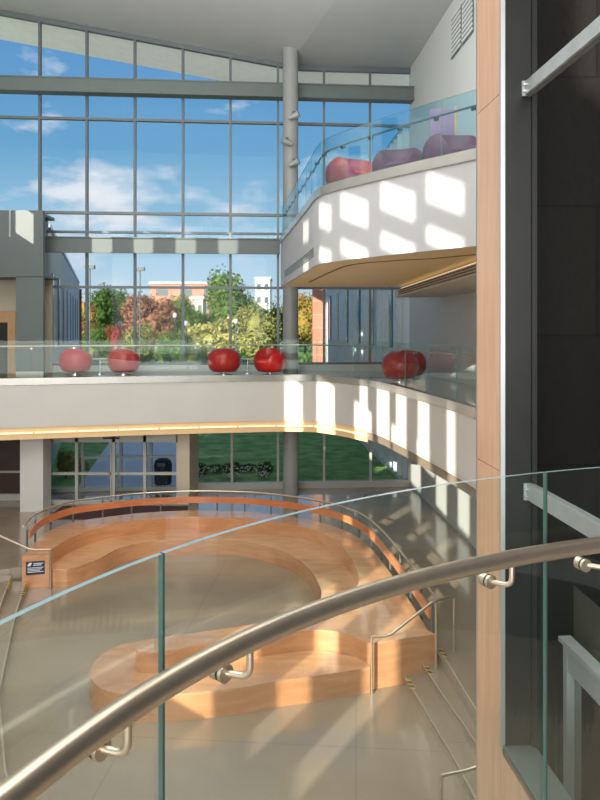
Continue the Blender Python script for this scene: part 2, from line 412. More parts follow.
# --- right wall
mb = MB(); mb.add([(rwx(26.7),26.7,PZ),(rwx(-14),-14,PZ),(rwx(-14),-14,16.2),(rwx(26.7),26.7,16.2),(rwx(26.7)+.3,26.7,PZ),(rwx(-14)+.3,-14,PZ),(rwx(-14)+.3,-14,16.2),(rwx(26.7)+.3,26.7,16.2)],
   [(0,1,2,3),(4,7,6,5),(0,3,7,4),(1,5,6,2),(3,2,6,7),(0,4,5,1)])
wr = mb.build('wall_right', wallw); struct(wr, 'tall white wall on the right of the atrium', 'wall')

# --- window wall
WY = lambda x: 26.28 + .0775*x
def wall_pt(x, z, d=0): return (x, WY(x)-d, z)     # d = toward the room
win = empty('window_1', (-3,26,0), 'tall blue sky curtain wall with grey mullions across the back', 'window', kind='structure')
xs_up = [wx(p) for p in (-60,-8,40,87,135,183,230.5,278,324,370)] + [4.25]
mb = MB()
def vmul(mb, x, z0, z1, w=.085, dep=.16): mb.box((x-w/2, WY(x)-dep/2, z0), (x+w/2, WY(x)+dep/2, z1))
for i, x in enumerate(xs_up): vmul(mb, x, 9.2 if (x < -9.3) else 4.4, ceil_z(x, 26)+.02 if x < -.4 else 15.86)
def hbar(mb, x0, x1, z, h=.09, dep=.16): mb.bar((x0,WY(x0),z), (x1,WY(x1),z), dep, h)
hbar(mb, -12.3, 4.25, 13.66); hbar(mb, -12.3, 4.25, 10.22, .1); hbar(mb, -9.3, 4.25, 9.52, .08)
hbar(mb, -9.3, 4.25, 7.5, .09); hbar(mb, -9.3, 4.25, 4.66, .1)
mb.bar((-12.3,WY(-12.3),ceil_z(-12.3,26)-.08),(-.45,WY(-.4),15.79),.18,.16); hbar(mb,-.4,4.25,15.76,.2)
mb.bar((-9.32,WY(-9.32)-.05,4.4),(-9.32,WY(-9.32)-.05,10.0),.18,.3)
mb.build('mullions', mull, win)
mb = MB()
for a, b in zip(xs_up, xs_up[1:]):
    zt = lambda x: ceil_z(x,26)
    mb.add([wall_pt(a,4.5),wall_pt(b,4.5),wall_pt(b,zt(b)),wall_pt(a,zt(a))],[(0,1,2,3)])
mb.build('window_pane', glassw, win)
curb = MB(); curb.bar((-9.3,WY(-9.3)-.05,4.5),(4.25,WY(4.25)-.05,4.5),.3,.26)
curb.build('sill', wallw, win)
# steel beams
bm1 = MB(); bm1.bar((-12.3,WY(-12.3)-.45,14.68),(-.25,WY(-.25)-.45,14.68),.5,.48)
bm1.bar((-.2,WY(-.2)-.45,14.68),(4.3,WY(4.3)-.45,14.68),.45,.48)
bm1.bar((-12.3,WY(-12.3)-.66,14.92),(4.3,WY(4.3)-.66,14.92),.14,.05); bm1.bar((-12.3,WY(-12.3)-.66,14.45),(4.3,WY(4.3)-.66,14.45),.14,.05)
bo = bm1.build('trim_1', steelp); struct(bo, 'deep grey steel beam across the top of the window wall', 'beam')
bm2 = MB(); bm2.bar((-9.25,WY(-9.25)-.3,8.99),(-.75,WY(-.75)-.3,8.99),.4,.5)
bm2.bar((-9.25,WY(-9.25)-.52,9.26),(-.75,WY(-.75)-.52,9.26),.08,.04); bm2.bar((-9.25,WY(-9.25)-.52,8.72),(-.75,WY(-.75)-.52,8.72),.08,.04)
bo = bm2.build('trim_2', steelp); struct(bo, 'grey steel beam across the window at mid height', 'beam')
# exterior roof overhang fascia
# ground floor windows right of doors
win2 = empty('window_2', (0,26,0), 'ground floor windows looking on to the lawn', 'window', kind='structure')
mb = MB(); gx = [wx(p) for p in (186,232,278,324,370.5,409)]
for x in gx: vmul(mb, x, 0, 2.55, .09)
hbar(mb, gx[0], gx[-1], .12, .24, .2); hbar(mb, gx[0], gx[-1], 2.4, .12)
mb.build('mullions', doorm, win2)
mb = MB(); mb.add([wall_pt(gx[0],.2),wall_pt(gx[-1],.2),wall_pt(gx[-1],2.4),wall_pt(gx[0],2.4)],[(0,1,2,3)]); mb.build('window_pane', glassw, win2)
# back wall piece between windows on ground storey (right part) and spandrel
mb = MB(); mb.bar((-12.3,WY(-12.3)+.02,3.45),(4.3,WY(4.3)+.02,3.45),.2,1.9)
sp = mb.build('wall_back', wallw); struct(sp, 'floor edge between the ground and upper windows', 'wall')

# doors (vestibule set forward)
DY = 23.95
def dxp(p, Y=DY): return (p-300)/F*Y
door = empty('door_1', (dxp(114),DY,0), 'glass entrance doors in a pale metal frame', 'door', kind='structure')
xs = [dxp(p) for p in (46,77,114,145,178)]
mb = MB()
for i, x in enumerate(xs): mb.box((x-.05,DY-.06,0),(x+.05,DY+.06,2.6))
mb.box((xs[2]-.12,DY-.05,0),(xs[2]-.07,DY+.05,2.2)); 
mb.box((xs[0],DY-.06,2.1),(xs[-1],DY+.06,2.6)); mb.box((xs[0],DY-.05,0),(xs[-1],DY+.05,.12)); mb.box((xs[0],DY-.05,.98),(xs[-1],DY+.05,1.07))
mb.build('door_frame', doorm, door)
mb = MB(); mb.add([(xs[0],DY,.1),(xs[-1],DY,.1),(xs[-1],DY,2.2),(xs[0],DY,2.2)],[(0,1,2,3)]); mb.build('door_glass', glassw, door)
mb = MB(); mb.box((dxp(104),DY-.14,2.22),(dxp(120),DY-.06,2.27)); mb.build('door_sensor', blackr, door)
mb = MB()
for s in (-.17,.17): mb.tube([(xs[2]+s,DY-.1,.8),(xs[2]+s,DY-.1,1.3)],.014,8)
mb.build('door_handle', steel, door)
# outer set of doors
dr2 = empty('door_2', (-6,26,0), 'outer glass doors of the vestibule', 'door', kind='structure')
ox = [wx(p) for p in (48,83,121,151,186)]
mb = MB()
for x in ox: vmul(mb, x, 0, 2.55, .09)
hbar(mb, ox[0], ox[-1], 2.3,.3); hbar(mb, ox[0], ox[-1], .08,.14); hbar(mb, ox[1], ox[-1], 1.25,.08)
mb.build('door_frame', doorm, dr2)
mb = MB(); mb.add([wall_pt(ox[0],.1),wall_pt(ox[-1],.1),wall_pt(ox[-1],2.3),wall_pt(ox[0],2.3)],[(0,1,2,3)]); mb.build('door_glass', glassw, dr2)
# vestibule jamb wall and pillar
mb = MB(); mb.box((dxp(178),DY-.12,0),(dxp(190),26.0,2.6)); o = mb.build('wall_partition', beige); struct(o, 'pale wall return right of the entrance doors', 'wall')
mb = MB(); mb.box(((20-300)/F*22.85,22.85,0),((43-300)/F*22.85,23.6,2.8)); o = mb.build('wall_pier', white); struct(o, 'square white pier left of the entrance doors', 'pillar')
# left brown window
wl = empty('window_3', (-10.3,24.4,0), 'dark brown tinted window left of the white pier', 'window', kind='structure')
MB().box((-12.3,24.5,.15),(-9.5,24.6,2.6)).build('window_pane', darkb, wl)
mb = MB(); mb.box((-12.3,24.35,0),(-9.5,24.5,.22)); mb.box((-12.3,24.4,.95),(-9.5,24.5,1.02)); mb.box((-9.6,24.38,0),(-8.9,24.6,2.6)); mb.build('window_frame', doorm, wl)

# --- level 2 walkway
TOP2, BB2, FB2 = 4.4, 4.2, 2.85
wk = empty('upper_walkway', (0,25,4.4), 'curving white-faced upper walkway along the windows', 'walkway', kind='structure')
back = [(5.9,4.6),(rwx(20),20),(4.3,26.6),(-12.3,25.3)]
inner = offset(L2, -.06)
poly = [(p[0],p[1]) for p in inner] + back
MB().prism(poly, 2.55, TOP2).build('slab', floorm, wk)
mb = MB(); mb.ribbon(L2, -.05, FB2, BB2); mb.build('fascia', white, wk, smooth=True)
mb = MB(); mb.ribbon(offset(L2,.03), -.12, BB2, TOP2+.015); mb.build('edge_band', band, wk, smooth=True)
i1 = [i for i, p in enumerate(L2) if p[0] <= 2.0 or p[1] > 21.5][-1]
sub = offset(L2[:i1+1], .0)
mb = MB(); mb.ribbon(offset(sub,-.04), -.05, FB2-.38, FB2); mb.build('wood_lip', warmw, wk, smooth=True)
sub2 = resample(offset(sub, -.02), 13)
mb = MB()
for a, b in zip(sub2[:-1], sub2[1:]):
    ax = (a[0]+(b[0]-a[0])*.02, a[1]+(b[1]-a[1])*.02); bx = (a[0]+(b[0]-a[0])*.98, a[1]+(b[1]-a[1])*.98)
    mb.bar((ax[0],ax[1]-.02,FB2-.17),(bx[0],bx[1]-.02,FB2-.17),.05,.045)
mb.build('light_strip', ledm, wk)
mb = MB(); mb.ribbon(L2[i1:], -.06, FB2-.05, FB2+.02); mb.build('lower_trim', white, wk, smooth=True)

# --- level 3 balcony
ZB3 = 7.32
b3 = empty('upper_balcony', (3,16,8.9), 'white-faced upper balcony with warm self-glowing soffit', 'balcony', kind='structure')
poly = offset(L3,-.06) + [(rwx(8.1),8.1),(rwx(22.45),22.45)]
MB().prism(poly, ZB3+.03, 8.86).build('slab', wallw, b3)
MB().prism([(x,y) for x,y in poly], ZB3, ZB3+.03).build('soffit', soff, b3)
mb = MB(); mb.ribbon(L3, -.05, ZB3-.005, 8.7); mb.add([(-.62,22.45,ZB3),(rwx(22.45),22.45,ZB3),(rwx(22.45),22.45,8.9),(-.62,22.45,8.9)],[(0,1,2,3)]); mb.build('fascia', mat('balcony_white', (176,176,178), .6, var=.02), b3, smooth=True)
mb = MB(); mb.ribbon(offset(L3,.03), -.14, 8.7, 8.88); mb.build('edge_band', band, b3, smooth=True)
# groove lines in soffit, linear louvre on the inner fascia
mb = MB(); g = spline([(.29,20.1),(.75,16.5),(1.1,14.6),(1.85,13.7),(2.5,13.3),(3.3,12.4),(4.3,11.2)],6)
mb.ribbon(g, .06, ZB3-.012, ZB3+.01); mb.build('groove', grv, b3)
mb = MB()
f3 = L3[9:23]
for k in range(4):
    mb.ribbon(offset(f3,.008), -.02, 7.53+.055*k, 7.555+.055*k)
mb.build('linear_louvre', steelp, b3)
# lowered bulkhead at the right with slot diffuser
bh = MB(); Yb0, Yb1 = 17.6, 22.4
bh.add([(3.05,Yb1,6.98),(rwx(Yb1),Yb1,6.98),(rwx(11.),11.,6.98),(3.3,11.,6.98),(3.05,Yb1,7.2),(rwx(Yb1),Yb1,7.2),(rwx(11.),11.,7.2),(3.3,11.,7.2)],
       [(0,1,2,3),(7,6,5,4),(0,3,7,4),(3,2,6,7),(0,4,5,1),(1,5,6,2)])
bh.build('bulkhead', white, b3)
mb = MB()
for k in range(3): mb.bar((3.02,21.5,7.03+.06*k),(3.27,11.2,7.03+.06*k),.02,.025)
mb.build('slot_diffuser', grv, b3)
mb = MB(); mb.bar((3.2,22,7.24),(3.42,11.2,7.24),.06,.03); mb.build('cove_light', ledm, b3)

# --- left gray block on level 2 / 3
LB = empty('wall_left', (-9.5,24,4.4), 'tall dark grey panelled block at the left of the walkway', 'wall', kind='structure')
mb = MB(); Yl = 23.8
x0, x1 = (16-300)/F*Yl, (43-300)/F*Yl
mb.box((-12.3,Yl,7.73),(x1,Yl+.2,10.0)); mb.box((x0,Yl,4.4),(x1,Yl+.2,7.75)); mb.prism([(x1-.2,Yl+.01),(x1,Yl+.01),(-9.27,25.5),(-9.5,25.5)],4.4,10.0); mb.box((-12.3,Yl+.2,9.9),(x1-.2,25.5,10.0)); mb.box((-12.3,Yl+.15,7.73),(x1,25.4,7.8))
mb.build('grey_panel', blockp, LB)
mb = MB(); mb.box((x0,Yl-.03,4.4),(x1+.02,Yl,4.52)); mb.build('skirting', white, LB)
mb = MB(); mb.box((dxp(9.2,Yl),Yl-.012,9.1),(dxp(10.6,Yl),Yl,10.0)); mb.build('joint', trim, LB)
o = MB().box((-12.3,25.2,4.4),(x1-.2,25.3,7.73)).build('wall_alcove', beige); struct(o, 'beige wall inside the left doorway', 'wall')
d3 = empty('door_3', (-10.4,25.1,4.4), 'dark doorway in a light wood surround at the left edge', 'door', kind='structure')
mb = MB(); Yd=25.1
mb.box((-12.2,Yd,4.4),(dxp(8,Yd),Yd+.06,6.25)); mb.build('dark_opening', blackr, d3)  # flat black sheet stands in for the dark interior
mb = MB(); mb.box((dxp(8,Yd),Yd-.04,4.4),(dxp(16,Yd),Yd+.06,6.2)); mb.box((-12.2,Yd-.04,6.2),(dxp(16,Yd),Yd+.06,6.6)); mb.build('door_frame', doorw, d3)

# --- unseen side wall (left, behind the viewer), openings shaped to throw the sun patches
SUN = Vector((.5,.86,-.33)).normalized()
FX = -12.3
def proj(x, y, z):
    t = (x-FX)/SUN.x
    return (y - SUN.y*t, z - SUN.z*t)
opens = []; DZ_ = .375
def open_from(pts3):
    q = [proj(*p) for p in pts3]
    opens.append((min(a[0] for a in q), max(a[0] for a in q), min(a[1] for a in q), max(a[1] for a in q)))
def on_curve(curve, px):
    best = None
    for a, b in zip(curve, curve[1:]):
        pa = 300+a[0]/a[1]*F; pb = 300+b[0]/b[1]*F
        if (pa-px)*(pb-px) <= 0 and abs(pa-pb) > 1e-6:
            u = (px-pa)/(pb-pa); c = (a[0]+(b[0]-a[0])*u, a[1]+(b[1]-a[1])*u)
            if best is None or c[1] < best[1]: best = c
    return best
# balcony fascia: two rows of pane-shaped sun patches
for a, b in ((303,309),(319,332),(341,369),(381,416),(427,465)):
    p = on_curve(L3, a); q = on_curve(L3, b)
    for z0, z1 in ((8.0,8.52),(7.3,7.62)):
        qa = proj(p[0],p[1],0); qb = proj(q[0],q[1],0)
        za = proj(p[0],p[1],z0)[1]*.5+proj(q[0],q[1],z0)[1]*.5
        opens.append((min(qa[0],qb[0]), max(qa[0],qb[0]), za, za+(z1-z0)))
# walkway fascia: tall strips
for a, b in ((285,303),(317,335),(360,368),(377,390),(396,407),(418,430),(447,456)):
    p = on_curve(L2, a); q = on_curve(L2, b)
    if not p or not q: continue
    qa = proj(p[0],p[1],0)[0]; qb = proj(q[0],q[1],0)[0]
    zc = proj(p[0],p[1],3.5)[1]
    opens.append((min(qa,qb), max(qa,qb), zc-1.05, zc+.95))
# ground-floor: right wall + outer floor strips
for a, b in ((411,421),(436,447),(458,470)):
    Ya, Yb_ = rwy(a), rwy(b)
    qa = proj(rwx(Ya),Ya,0)[0]; qb = proj(rwx(Yb_),Yb_,0)[0]
    zc = proj(rwx(Ya),Ya,1.2)[1]
    opens.append((min(qa,qb), max(qa,qb), zc-1.0, zc+.9))
# pit floor, near bench and deck strips
def gstrip(px0, px1, py, z, dz0, dz1):
    a = gp(px0,py,z); b = gp(px1,py,z)
    qa, qb = proj(a[0],a[1],z), proj(b[0],b[1],z)
    opens.append((min(qa[0],qb[0]), max(qa[0],qb[0]), min(qa[1],qb[1])+dz0, max(qa[1],qb[1])+dz1))
gstrip(296,330,766,PZ,-.0,2.1)
gstrip(268,298,716,PZ,-.15,1.7)
gstrip(215,250,690,PZ,.0,1.6)
for a,b,y,z in ((369,384,528,0),(389,404,548,0),(407,424,572,0),(428,448,596,0),(340,362,596,DZ_),(374,398,588,DZ_)):
    gstrip(a,b,y,z,-.15,.8)
p = [proj(1.83,4.6,7.6), proj(2.3,4.6,9)]
opens.append((p[1][0], p[0][0], p[0][1], p[0][1]+1.2))
# dabs of light on the beam at mid height
for a, b in ((56,75),(96,117),(137,157),(178,199),(220,240)):
    xa, xb = wx(a), wx(b)
    qa, qb = proj(xa,WY(xa)-.5,9), proj(xb,WY(xb)-.5,9)
    opens.append((min(qa[0],qb[0]), max(qa[0],qb[0]), min(qa[1],qb[1])-.25, max(qa[1],qb[1])+.35))
ys = sorted({-30.0, 25.4} | {round(v,4) for o in opens for v in o[:2]}); zs = sorted({PZ, 19.5} | {round(v,4) for o in opens for v in o[2:]})
mb = MB()
for a, b in zip(ys, ys[1:]):
    z_run = None
    for c, d in zip(zs, zs[1:]):
        my, mz = (a+b)/2, (c+d)/2
        if any(o[0] < my < o[1] and o[2] < mz < o[3] for o in opens):
            if z_run is not None: mb.box((FX-.04,a,z_run),(FX,b,c)); z_run = None
        elif z_run is None: z_run = c
    if z_run is not None: mb.box((FX-.04,a,z_run),(FX,b,zs[-1]))
print('openings', [tuple(round(v,1) for v in o) for o in opens])
o = mb.build('wall_sun_mask', wallw); struct(o, 'unseen white side wall, openings shaped to throw sun patches', 'wall')
# wall behind the viewer (leaves the right rear open to daylight)
o = MB().box((FX-.04,-30.2,PZ),(8.,-30,19)).build('wall_rear', wallw); struct(o, 'white rear wall behind the viewer', 'wall')
slabx = MB(); slab(slabx, [(-13.5,-13.9,19.2),(8.6,-13.9,19.2),(8.6,-30,19.2),(-13.5,-30,19.2)]); o = slabx.build('ceiling', ceilm); struct(o, 'rear ceiling behind the viewer', 'ceiling')
o = MB().box((-13.5,-14.1,15.9),(8.6,-13.9,19.3)).build('ceiling', ceilm); struct(o, 'ceiling step behind the viewer', 'ceiling')
bpy.data.objects.remove(o)

# ================================================================== COLUMN
cx, cy = -.34, 25.0
colo = MB().tube([(cx,cy,0),(cx,cy,15.95)], .275, 40).build('round_column', colm, smooth=True)
struct(colo, 'tall grey round column in front of the window wall', 'column')
for i, (px, py, rz) in enumerate(((292,117,.5),(288,143,-.7),(294,164,.6))):
    z = zat(py, 24.6)
    e = empty('spotlight_fixture', (cx,cy-.28,z), ['small grey spotlight clamped highest on the round column','middle grey spotlight clamped on the round column','lowest grey spotlight clamped on the round column'][i], 'spotlight', 'spotlights clamped to the column')
    MB().tube([(cx,cy-.27,z),(cx+.12*math.copysign(1,rz),cy-.5,z)],.035,8).build('bracket', galv, e)
    c = Vector((cx+.12*math.copysign(1,rz),cy-.52,z)); d = Vector((math.copysign(.9,rz),-.3,.35)).normalized()*.2
    MB().tube([c-d,c-d*.4,c+d*.4,c+d],[.06,.09,.1,.13],14).build('lamp_head', galv, e, smooth=True)
    MB().tube([c+Vector((0,0,.03)),c+Vector((0,0,.16))],.05,8).build('yoke', steelp, e)

# ================================================================== RAILINGS
def railing(name, path, cuts, zg0, zg1, zr, label, gm, edge_m, off_r, post_m=steel, rr=.021, bracket_step=1.2, bm=steel):
    """glass balustrade on path: panels, handrail, stand-off brackets"""
    e = empty(name, (path[0][0],path[0][1],zg0), label, 'railing')
    P = resample(path, 240)
    n = len(P); L = sum(math.dist(a,b) for a,b in zip(P,P[1:]))
    gap = max(1, int(.012/L*n))
    for a, b in zip(cuts, cuts[1:]):
        i0, i1 = int(a*(n-1)), int(b*(n-1))
        seg = P[i0:i1+1]
        seg = resample(seg, max(4,int((i1-i0)/4)))
        u = (.008)/max(math.dist(seg[0],seg[1]),.01)
        seg[0] = tuple(seg[0][k]+(seg[1][k]-seg[0][k])*u for k in (0,1)); seg[-1] = tuple(seg[-1][k]+(seg[-2][k]-seg[-1][k])*u for k in (0,1))
        MB().ribbon(seg, .012, zg0, zg1, 0, 1).build('glass_panel', [gm, edge_m], e)
    rp = offset(P[::3], off_r)
    MB().tube([(x,y,zr) for x,y in rp], rr, 12).build('handrail', post_m, e, smooth=True)
    nb = max(2,int(L/bracket_step))
    for k in range(nb):
        i = int((k+.5)/nb*(n-1)); g = P[i]; r = offset(P, off_r)[i]
        d = Vector((r[0]-g[0], r[1]-g[1],0))
        MB().tube([(g[0],g[1],zr-.07),(g[0]+d.x*.3,g[1]+d.y*.3,zr-.07)],.035,8).tube([(g[0],g[1],zr-.07),(r[0],r[1],zr-.07),(r[0],r[1],zr)],.012,6).build('bracket', bm, e)
    return e
# level 2: glass sits just inside the edge band
g2 = offset(L2[6:], -.07)
railing('glass_railing', g2, [0,.06,.12,.18,.24,.30,.36,.42,.48,.54,.60,.66,.72,.78,.84,.9,1], 4.3, 5.6, 5.42, 'curved glass railing with steel handrail along the walkway by the red chairs', glassb, gedgeup, -.09, bracket_step=1.25)
g3 = offset(L3[1:], -.05)
railing('glass_railing', g3, [0,.12,.25,.36,.42,.5,.6,.7,.8,.9,1], 8.75, 9.84, 9.62, 'blue-tinted curved glass railing on the upper balcony', bluegl, gedgeup, -.09, post_m=steelp, bracket_step=.75, bm=blackr)

# foreground balustrade
rail_px = [(-60,860),(0,803),(53,767),(107,724),(157,688.5),(240,644),(300,618),(340,605),(380,590),(440,575),(475,565.5),(500,560),(550,551.6),(600,545),(660,538)]
import numpy as np
_pf = np.polyfit([p for p,y in rail_px[1:]], [1/(y-HZ) for p,y in rail_px[1:]], 4)
rail_px = [(p, HZ+1/float(np.polyval(_pf,p))) for p in range(-40,661,50)]
fr = [ (( p-300)/F*(.58*F/(y-HZ)), .58*F/(y-HZ)) for p, y in rail_px]
fr = spline([(fr[0][0]-.03,fr[0][1]-.12),] + fr + [(1.35,1.98),(2.4,2.05)], 8)
fg = empty('foreground_railing', (fr[0][0],fr[0][1],4.57), 'curved steel handrail on clear glass sweeping across the foreground', 'railing')
MB().tube([(x,y,EYE-.58) for x,y in fr], .0212, 28).build('handrail', steel, fg, smooth=True)
gpath = offset(fr, -.055)
def px_of(p): return 300+p[0]/p[1]*F
def split(path, pxs):
    segs = []; cur = [path[0]]; k = 0
    for a, b in zip(path, path[1:]):
        while k < len(pxs) and px_of(a) < pxs[k] <= px_of(b):
            u = (pxs[k]-px_of(a))/(px_of(b)-px_of(a)); c = (a[0]+(b[0]-a[0])*u, a[1]+(b[1]-a[1])*u)
            cur.append(c); segs.append(cur); cur = [c]; k += 1
        cur.append(b)
    segs.append(cur); return segs
for seg in split(gpath, [159.5, 544]):
    seg = seg[:]
    for i, j in ((0,1),(-1,-2)):
        u = .003/max(math.dist(seg[i],seg[j]),.001)
        seg[i] = tuple(seg[i][k]+(seg[j][k]-seg[i][k])*min(u,.5) for k in (0,1))
    MB().ribbon(seg, .0105, 4.2, EYE-.385, 0, 1, 2).build('glass_panel', [glassf, gedge, gjoint], fg)
def fbracket(pxv, pxd, dpx_y):
    # tube drops from the rail at pxv and turns along/into the glass where the disc sits at pxd
    a = min(range(len(fr)), key=lambda i: abs(px_of(fr[i])-pxv)); v = fr[a]
    g = min(range(len(gpath)), key=lambda i: abs(px_of(gpath[i])-pxd)); d = gpath[g]
    zr = EYE-.58; zb = zr-.07
    v = Vector((v[0],v[1],0)); d = Vector((d[0],d[1],0)); nrm = (d-v)
    gp_ = gpath[min(g+1,len(gpath)-1)]; gm_ = gpath[max(g-1,0)]
    tg = Vector((gp_[0]-gm_[0],gp_[1]-gm_[1],0)).normalized(); nn = Vector((-tg.y,tg.x,0))
    p0 = Vector((v.x,v.y,zr)); p1 = Vector((v.x,v.y,zb+.022)); c = Vector((v.x,v.y,zb)); dd = Vector((d.x,d.y,zb)); u = (dd-c).normalized()
    pts = [p0, p1] + [p1*(1-t)**2 + c*2*t*(1-t) + (c+u*.022)*t*t for t in (.25,.5,.75,1)] + [dd]
    b = MB().tube(pts, .0068, 14).build('bracket', steel, fg, smooth=True)
    m = MB(); m.tube([dd-nn*.012, dd-nn*.004],.0175,24).tube([dd+nn*.002, dd+nn*.02],.0175,24); m.build('clamp_disc', steel, b, smooth=True)
    m = MB(); m.tube([dd-nn*.005, dd+nn*.004],.0165,24); m.build('gasket', blackr, b, smooth=True)
from bisect import bisect
fr_d = fr; 
# finer sampling so that fittings land accurately
fr = resample(fr, 900); gpath = offset(fr, -.055)
fbracket(127,97,0); fbracket(250,222,0); fbracket(512,489,0); fbracket(612,584,0)

# floor slab under the viewer
poly = offset(resample(fr,60), -.12) + [(2.4,-6),(-.6,-6)]
o = MB().prism(poly, 3.9, 4.35).build('landing', floorm); struct(o, 'landing floor under the foreground railing', 'landing')

# ================================================================== WOOD WALL, SHAFT
def wl_x(Y): return 1.154 - .077*(Y-4.0)
pw = empty('wall_wood', (1.15,4.2,0), 'tall pale maple panelled wall end at the right', 'wall', kind='structure')
mb = MB()
def quadbox(mb, Y0, Y1, z0, z1, th, mi=0):
    a, b = wl_x(Y0), wl_x(Y1)
    mb.add([(a,Y0,z0),(b,Y1,z0),(b+th,Y1,z0),(a+th,Y0,z0),(a,Y0,z1),(b,Y1,z1),(b+th,Y1,z1),(a+th,Y0,z1)],
           [(0,1,2,3),(4,7,6,5),(0,4,5,1),(1,5,6,2),(2,6,7,3),(3,7,4,0)], mi)
sz = [PZ, 2.0, 5.175, 7.35, 9.6, 12, 15.86]
for a, b in zip(sz, sz[1:]): quadbox(mb, 4.004, 4.44, a+.002, b-.002, .19)
mb.build('maple_panel', panelw, pw)
mb = MB(); quadbox(mb, 2.2, 4.002, PZ, 3.6, .17); mb.build('lower_panel', panelw, pw)
mb = MB(); mb.box((1.143,3.985,3.6),(1.168,4.006,15.86)); mb.build('corner_trim', trim, pw)
mb = MB(); quadbox(mb, 2.2, 3.99, 3.58, 3.62, .185); quadbox(mb, 2.2, 3.99, 3.57, 3.627, .012); mb.build('sill', steelp, pw)
mb = MB(); quadbox(mb, 4.44, 4.45, PZ, 15.86, .19); quadbox(mb, 4.43, 4.447, PZ, 15.86, .01); mb.build('back_trim', trim, pw)
jm = MB(); jm.box((1.165,3.99,3.62),(1.318,4.02,15.86)); jm.build('black_jamb', black, pw)
jm = MB(); jm.box((1.318,3.97,3.62),(1.345,4.05,15.86)); jm.build('jamb_angle', black, pw)
o = MB().box((1.31,4.6,PZ),(4.0,4.8,15.86)).build('wall_shaft', blackbrick); struct(o, 'black painted block wall inside the shaft', 'wall')
def guard(Y0, Y1, dx, z, h, d, label, name='guard_beam'):
    a = Vector((wl_x(Y0)+dx, Y0, z)); b = Vector((wl_x(Y1)+dx, Y1, z))
    e = empty(name, a, label, 'beam', 'steel guard beams across the shaft opening')
    m = MB(); m.bar(a,b,.012,h); m.bar(a+Vector((d/2,0,h/2)),b+Vector((d/2,0,h/2)),d,.008); m.bar(a+Vector((d/2,0,-h/2)),b+Vector((d/2,0,-h/2)),d,.008)
    m.build('channel', galv, e)
    m = MB(); m.box((a.x-.02,Y0-.005,z-h/2-.005),(a.x+.05,Y0+.012,z+h/2+.005)); m.build('end_plate', galv, e)
    m = MB(); 
    for s in (-.25,.25): m.tube([(a.x-.012,Y0-.02,z+s*h),(a.x-.012,Y0-.003,z+s*h)],.007,8)
    m.build('bolt', chrome, e)
guard(3.975, 1.6, .125, 7.36, .075, .04, 'galvanised steel beam crossing the shaft at the upper right')
guard(3.975, 1.2, .135, 5.07, .085, .04, 'galvanised steel beam crossing the shaft behind the glass at the right')
# pale framed glazed panel in the shaft
sf = empty('glazed_frame', (1.85,4.55,3.0), 'pale metal frame with dim glass low in the shaft at the right', 'frame')
xq = lambda Y, dx=0: 1.70 - .077*(Y-4.4) + dx
mb = MB(); mb.bar((xq(4.45),4.45,3.93),(xq(2.0),2.0,3.93),.05,.16); mb.bar((xq(4.45)-.015,4.45,4.03),(xq(2.0)-.015,2.0,4.03),.08,.03)
mb.bar((xq(4.42),4.42,2.6),(xq(4.42),4.42,4.02),.05,.06); mb.build('metal_frame', mat('pale_grey_metal', (176,184,184), .4, var=.05), sf)
mb = MB(); mb.add([(xq(4.4)+.02,4.4,2.4),(xq(2.0)+.02,2.0,2.4),(xq(2.0)+.02,2.0,3.9),(xq(4.4)+.02,4.4,3.9)],[(0,1,2,3)]); mb.build('glass_pane', darkgl, sf)
o = MB().add([(1.79,4.58,2.0),(1.9,1.5,2.0),(1.9,1.5,4.32),(1.79,4.58,4.32)],[(0,1,2,3)]).build('wall_shaft_side', mat('olive_panel',(92,92,80),.4)); struct(o,'dim olive panel inside the shaft','wall')
o = MB().box((3.3,-3,PZ),(3.5,4.6,15.86)).build('wall_shaft_right', black); struct(o,'dark right side of the shaft','wall')

# ================================================================== CURVED BENCH
bench = empty('curved_bench', (-2.5,17,PZ), 'large curved maple amphitheatre bench in the sunken pit', 'bench')
DZ = .375
tongue = [(-1.13,13.2),(-2.0,12.9),(-2.7,12.66),(-2.86,12.5),(-2.9,12.32),(-2.79,12.19),(-2.4,12.2),(-1.86,12.38),(-.8,12.75),(.15,13.02),(.55,13.0),(.92,12.85),(1.15,12.6),(1.27,12.46)]
tg_s = spline(tongue, 5)
endf = [(2.5,12.87)]
poly = ring[:] ; poly = [(x,y) for x,y in offset(ring, .06)]
poly = [(-6.85,17.25)] + poly + endf + tg_s[::-1][1:-1] + deck_in[::-1][1:] + [(-6.22,17.4)]
deck = MB().prism(poly, PZ+.002, DZ-.03, 1).build('bench_body', [benchw, benchw], bench)
MB().prism(poly, DZ-.03, DZ, 0).build('deck_top', deckw, bench)
seat_poly = seat_in + [(p[0],p[1]) for p in offset(deck_in, -.1)][::-1]
MB().prism(seat_poly, PZ+.001, -.04).build('seat_base', benchw, bench)
MB().prism(offset(seat_in,.015) + [(p[0],p[1]) for p in offset(deck_in, -.1)][::-1], -.04, 0.0).build('seat', deckw, bench)
low = spline([(-1.0,13.3),(-2.4,13.5),(-2.95,13.46),(-3.4,13.25),(-3.66,12.8),(-3.66,12.2),(-3.41,11.76),(-3.0,11.5),(-2.4,11.45),(-1.86,11.5),(-1.0,11.68),(-.46,11.88),(.36,12.1),(1.24,12.38)],5) + [(1.2,12.7),(0,13.2)]
MB().prism(low, PZ+.001, -.04).build('lower_seat_base', benchw, bench)
MB().prism(low, -.04, 0.0).build('lower_seat', deckw, bench)
